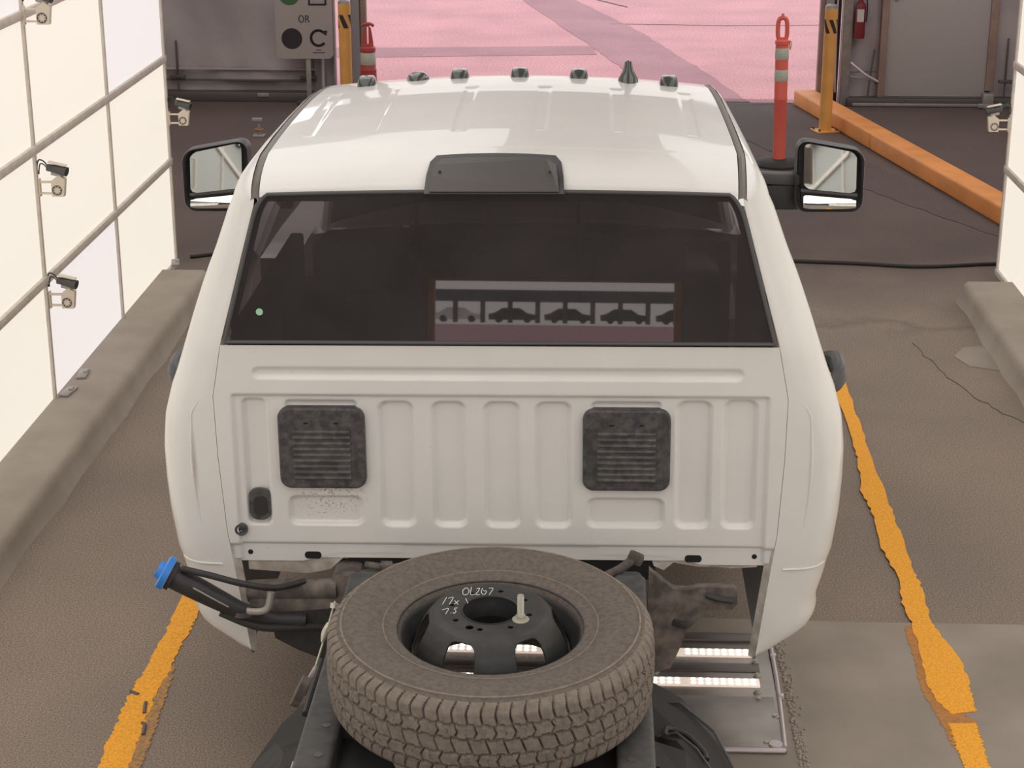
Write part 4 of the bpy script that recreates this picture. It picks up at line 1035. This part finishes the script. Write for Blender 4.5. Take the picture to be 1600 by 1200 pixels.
# bollards
def bollard(x, y, lab, stripes, rz):
    r = tag(empty('bollard', (x, y, 0), (0, 0, rz)), lab, 'bollard', 'yellow steel bollards')
    B().cyl((0, 0, 0), (0, 0, 1.055), .054, n=32).lathe([(.054, 1.055), (.05, 1.075), (.03, 1.088), (0, 1.092)], 32).done('post', M['yellow'], r)
    B().lathe([(.0548, 1.058), (.051, 1.078), (.031, 1.091), (0, 1.095)], 32).done('cap', M['alu'], r)
    B().box((0, 0, .008), (.20, .18, .016), .004).done('base_plate', M['yellow'], r)
    b = B()
    for sx in (-.078, .078):
        for sy in (-.066, .066): b.cyl((sx, sy, .016), (sx, sy, .035), .011, n=6)
    b.split('bolt', M['steel_d'], r)
    b = B(); R = .0556; wd_ = 2 * PI / stripes * .5
    for k in range(stripes):                                   # slanted dark bands of the warning tape
        a0 = -PI / 2 - .75 + 2 * PI * k / stripes; nn, mm = 7, 9; vs = []
        for i in range(nn):
            for q in range(mm):
                a = a0 + i / (nn - 1) * .9 + wd_ * q / (mm - 1); vs.append((R * math.cos(a), R * math.sin(a), .965 - .115 * i / (nn - 1)))
        b.raw(vs, [(i * mm + q, (i + 1) * mm + q, (i + 1) * mm + q + 1, i * mm + q + 1) for i in range(nn - 1) for q in range(mm - 1)])
    b.split('stripe', M['ink'], r)
    return r
bollard(-2.166, 15.9, 'yellow bollard with a black diagonal stripe left of the opening, beside the sign', 4, -.15)
bollard(2.010, 15.78, 'yellow bollard with black diagonal stripes right of the opening, beside the curb', 5, .3)

# channelizer posts
r = tag(empty('delineator', (1.484, 14.39, 0)), 'tall orange delineator post with two silver bands and a loop handle, right of the truck', 'delineator', 'orange traffic posts')
B().lathe([(.0, 0), (.20, 0), (.20, .02), (.17, .045), (.07, .055), (0, .055)], 28).done('base', M['rubber'], r)
B().lathe([(0, .05), (.050, .05), (.050, .52), (.0525, .525), (.0525, .535), (.051, .54), (.051, .955), (.055, .96), (.055, .985), (.03, .995), (0, .995)], 32).done('post', M['orange'], r)
for z0, z1 in ((.672, .762), (.842, .93)): B().lathe([(.0515, z0), (.0535, z0 + .004), (.0535, z1 - .004), (.0515, z1)], 32).done('reflective_band', M['reflect'], r)
pts = [(.036 * math.copysign(abs(math.cos(a)) ** .6, math.cos(a)), 0, 1.072 + .088 * math.copysign(abs(math.sin(a)) ** .7, math.sin(a))) for a in np.linspace(-PI / 2, 1.5 * PI, 25)]
B().tube(pts, .017, n=10, sub=2).cyl((0, 0, .985), (0, 0, 1.01), .016, n=12).cyl((0, 0, 1.17), (0, 0, 1.195), .014, .008, n=12).done('loop_handle', M['orange'], r)
B().tube([(.06, 0, .985), (.07, 0, .97), (.068, 0, .93), (.062, 0, .915), (.058, 0, .95), (.06, 0, .985)], .004, n=6).done('chain_hook', M['yellow'], r)
r.rotation_euler = (0, -.02, 0)
r = tag(empty('delineator', (-2.012, 16.25, 0)), 'short red-orange looper channelizer with one silver band and a T handle, left of the opening', 'delineator', 'orange traffic posts')
B().box((0, 0, .02), (.36, .36, .04), .012).done('base', M['rubber'], r)
B().lathe([(0, .03), (.105, .03), (.078, .2), (.072, .42), (.074, .43), (.068, .44), (.066, .60), (.070, .605), (.068, .625), (.055, .64), (0, .64)], 32).done('cone', M['orange_d'], r)
B().lathe([(.0665, .475), (.0695, .48), (.0680, .58), (.0655, .585)], 32).done('reflective_band', M['reflect'], r)
b = B()
for s in (-1, 1): b.prism([(s * .008, .62), (s * .052, .62), (s * .048, .68), (s * .030, .80), (s * .010, .82)], -.012, .012, XZ)
b.box((0, 0, .645), (.10, .05, .03), .008).tube([(-.05, 0, .822), (-.01, 0, .835), (.03, 0, .832), (.058, 0, .815)], .014, n=8).box((0, 0, .825), (.035, .022, .03), .006)
b.done('handle', M['orange_d'], r)

# sign on its post
sg = tag(empty('sign', (-2.672, 16.85, 0.028), (0, 0, .04)), 'pale sign reading OR with green and black discs and a turning arrow, on a post', 'sign')
B().box((.025, .02, .235), (.045, .03, .52), .004).done('post', M['alu'], sg)
B().cyl((.025, .02, -.028), (.025, .02, .0), .12, n=24).done('base', M['darkmetal'], sg)
B().prism(rrect(.525, 1.05, .05, 8, 0, .925), -.006, .006, XZ).done('board', M['sign'], sg, ang=20)
S0 = .0072
def flat(poly, name, m): return B().prism(poly, S0 - .001, S0, XZ).done(name, M[m], sg, smooth=False)
circ = lambda cx, cz, r: [(cx + r * math.cos(a), cz + r * math.sin(a)) for a in np.linspace(0, 2 * PI, 37)[:-1]]
flat(circ(-.115, .585, .096), 'black_disc', 'ink'); flat(circ(-.125, .985, .096), 'green_disc', 'green')
def strokes(segs, wd, name, m='ink'):
    b = B()
    for poly in segs:
        for (x0_, z0_), (x1_, z1_) in zip(poly[:-1], poly[1:]):
            dx, dz = x1_ - x0_, z1_ - z0_; l_ = math.hypot(dx, dz) or 1; nx, nz = -dz / l_ * wd / 2, dx / l_ * wd / 2; ex, ez = dx / l_ * wd * .2, dz / l_ * wd * .2
            b.prism([(x0_ - ex + nx, z0_ - ez + nz), (x1_ + ex + nx, z1_ + ez + nz), (x1_ + ex - nx, z1_ + ez - nz), (x0_ - ex - nx, z0_ - ez - nz)], S0 - .001, S0, XZ)
    return b.done(name, M[m], sg, smooth=False)
strokes([[(.130 + .068 * math.cos(a), .590 + .070 * math.sin(a)) for a in np.linspace(math.radians(52), math.radians(318), 30)]], .024, 'turn_arrow')
flat([(.150, .655), (.215, .660), (.205, .612), (.185, .622)], 'turn_arrow', 'ink')
O_ = [(-.022 + .022 * math.cos(a), .765 + .030 * math.sin(a)) for a in np.linspace(0, 2 * PI, 25)]
R_ = [[(.018, .735), (.018, .795)], [(.018, .794), (.036, .792), (.045, .780), (.036, .767), (.018, .766)], [(.034, .766), (.050, .735)]]
strokes([O_] + R_, .009, 'lettering')
strokes([[(.055, .895), (.205, .895), (.205, 1.045), (.055, 1.045), (.055, .895)]], .018, 'checkbox')
strokes([[(.085, .99), (.115, .945), (.195, 1.085)]], .022, 'check_mark')
strokes([[(.105, .480), (.155, .480)], [(.075, .455), (.185, .457)]], .006, 'small_print')

# fire extinguisher on the end wall
fe = tag(empty('fire_extinguisher', (2.43, YE - .10, .625)), 'red fire extinguisher with a pale label hanging on the end wall right of the opening', 'fire extinguisher')
B().lathe([(0, 0), (.062, .004), (.066, .02), (.066, .30), (.055, .335), (.025, .355), (.022, .37), (0, .37)], 28).done('cylinder', M['red'], fe)
vs = [(.0668 * math.cos(a), .0668 * math.sin(a), z) for z in (.165, .285) for a in np.linspace(-2.35, -1.0, 9)]
B().raw(vs, [(i, i + 1, 10 + i, 9 + i) for i in range(8)]).done('label_sheet', M['label'], fe)
B().cyl((0, 0, .36), (0, 0, .40), .02, n=14).box((.02, 0, .41), (.11, .02, .014), .004).box((.03, 0, .435), (.10, .02, .012), .004, Matrix.Rotation(-.25, 3, 'Y')).done('valve', M['black'], fe)
B().tube([(-.01, -.01, .39), (.06, -.03, .38), (.075, -.03, .28), (.070, -.045, .16)], .009, n=8).done('hose', M['black'], fe)
B().box((0, .085, .2), (.05, .05, .3), .004).done('wall_bracket', M['darkmetal'], fe)
fe.scale = (.74, .8, .95)

# boxes standing on the tent floor left of the cab
B().box((-3.10, -.135, .068), (.11, .012, .036), .002).done('label_plate', M['alu'], we)
r = tag(empty('cable_stand', (-2.855, 15.35, 0)), 'small grey stand with coiled orange cable on the tent floor left of the cab', 'stand')
B().box((0, 0, .008), (.10, .10, .016), .005).cyl((0, 0, .01), (0, 0, .14), .012, n=12).box((-.01, -.01, .145), (.085, .04, .03), .005).done('stand', M['postgrey'], r)
B().lathe([(.030 + .009 * math.cos(a), .009 * math.sin(a) + .06) for a in np.linspace(0, 2 * PI, 9)[:-1]], 24, closed=True).done('cable', M['wornpaint'], r)

# wall cameras
def wall_camera(x, y, z, rz, lab):
    r = tag(empty('wall_camera', (x, y, z), (0, 0, rz)), lab, 'camera', 'cameras on the panel walls')
    b = B()
    for dz in (.014, -.040): b.box((.045, 0, dz), (.09, .02, .008), .002)
    b.box((.003, 0, -.013), (.006, .03, .085), .002).done('bracket', M['bracket'], r)
    b = B().prism([(.062, -.052), (.118, -.052), (.128, .030), (.098, .050), (.062, .022)], -.018, .018, XZ); b.done('housing', M['bracket'], r, ang=20)
    b = B().lathe([(.020, 0), (.021, .002), (.023, .002), (.024, 0)], 20, closed=True)
    for k in range(8): b.cyl((.017 * math.cos(k * PI / 4), .017 * math.sin(k * PI / 4), 0), (.017 * math.cos(k * PI / 4), .017 * math.sin(k * PI / 4), .0025), .0032, n=8)
    o = b.done('pivot_ring', M['darkmetal'], r); o.location = (.088, -.019 if rz == 0 else .019, -.022); o.rotation_euler = (PI / 2 if rz == 0 else -PI / 2, 0, 0)
    B().box((.090, 0, .052), (.055, .034, .016), .004, Matrix.Rotation(.25, 3, 'Y')).done('cradle', M['alu'], r)
    b = B().cyl((.045, 0, .083), (.088, -.004, .077), .017, .019, n=20).cyl((.088, -.004, .077), (.135, -.010, .066), .021, .022, n=20)
    c = b.done('camera_body', M['grey_plastic'], r)
    B().lathe([(.0215, -.004), (.0225, .004), (.0195, .005), (.012, .001), (0, 0)], 20).done('lens', M['black'], c)
    bpy.context.view_layer.update()
    l_ = [k for k in bpy.data.objects if k.parent == c][-1]; l_.location = (.1365, -.0102, .0656); l_.rotation_euler = Vector((.047, -.006, -.011)).to_track_quat('Z', 'Y').to_euler()
    B().box((.095, -.004, .102), (.085, .036, .006), .002, Matrix.Rotation(.22, 3, 'Y')).done('sun_shield', M['bracket'], r)
    b = B().tube([(.048, 0, .088), (.03, 0, .112), (.008, 0, .118), (-.004, .004, .09), (-.004, .004, .05)], .0035, n=6).tube([(.046, 0, .078), (.028, 0, .098), (.012, 0, .098), (.004, .004, .07), (.002, .004, .05)], .003, n=6)
    b.split('cable', M['black'], r)
    return r
for x, y, z, rz, lab in ((-2.588, 8.262, 1.990, 0, 'small camera on a pale bracket at the top rail of the left panel wall'),
                         (-2.588, 8.275, 1.190, 0, 'small camera on a pale bracket on the left panel wall, middle height'),
                         (-2.588, 8.285, .640, 0, 'small camera on a pale bracket on the left panel wall, lowest of the column'),
                         (-2.588, 10.955, 1.005, .0, 'small camera on a pale bracket at the far end of the left panel wall'),
                         (2.488, 10.955, 1.01, PI, 'small camera on a pale bracket at the far end of the right panel wall')):
    wall_camera(x, y, z, rz, lab)
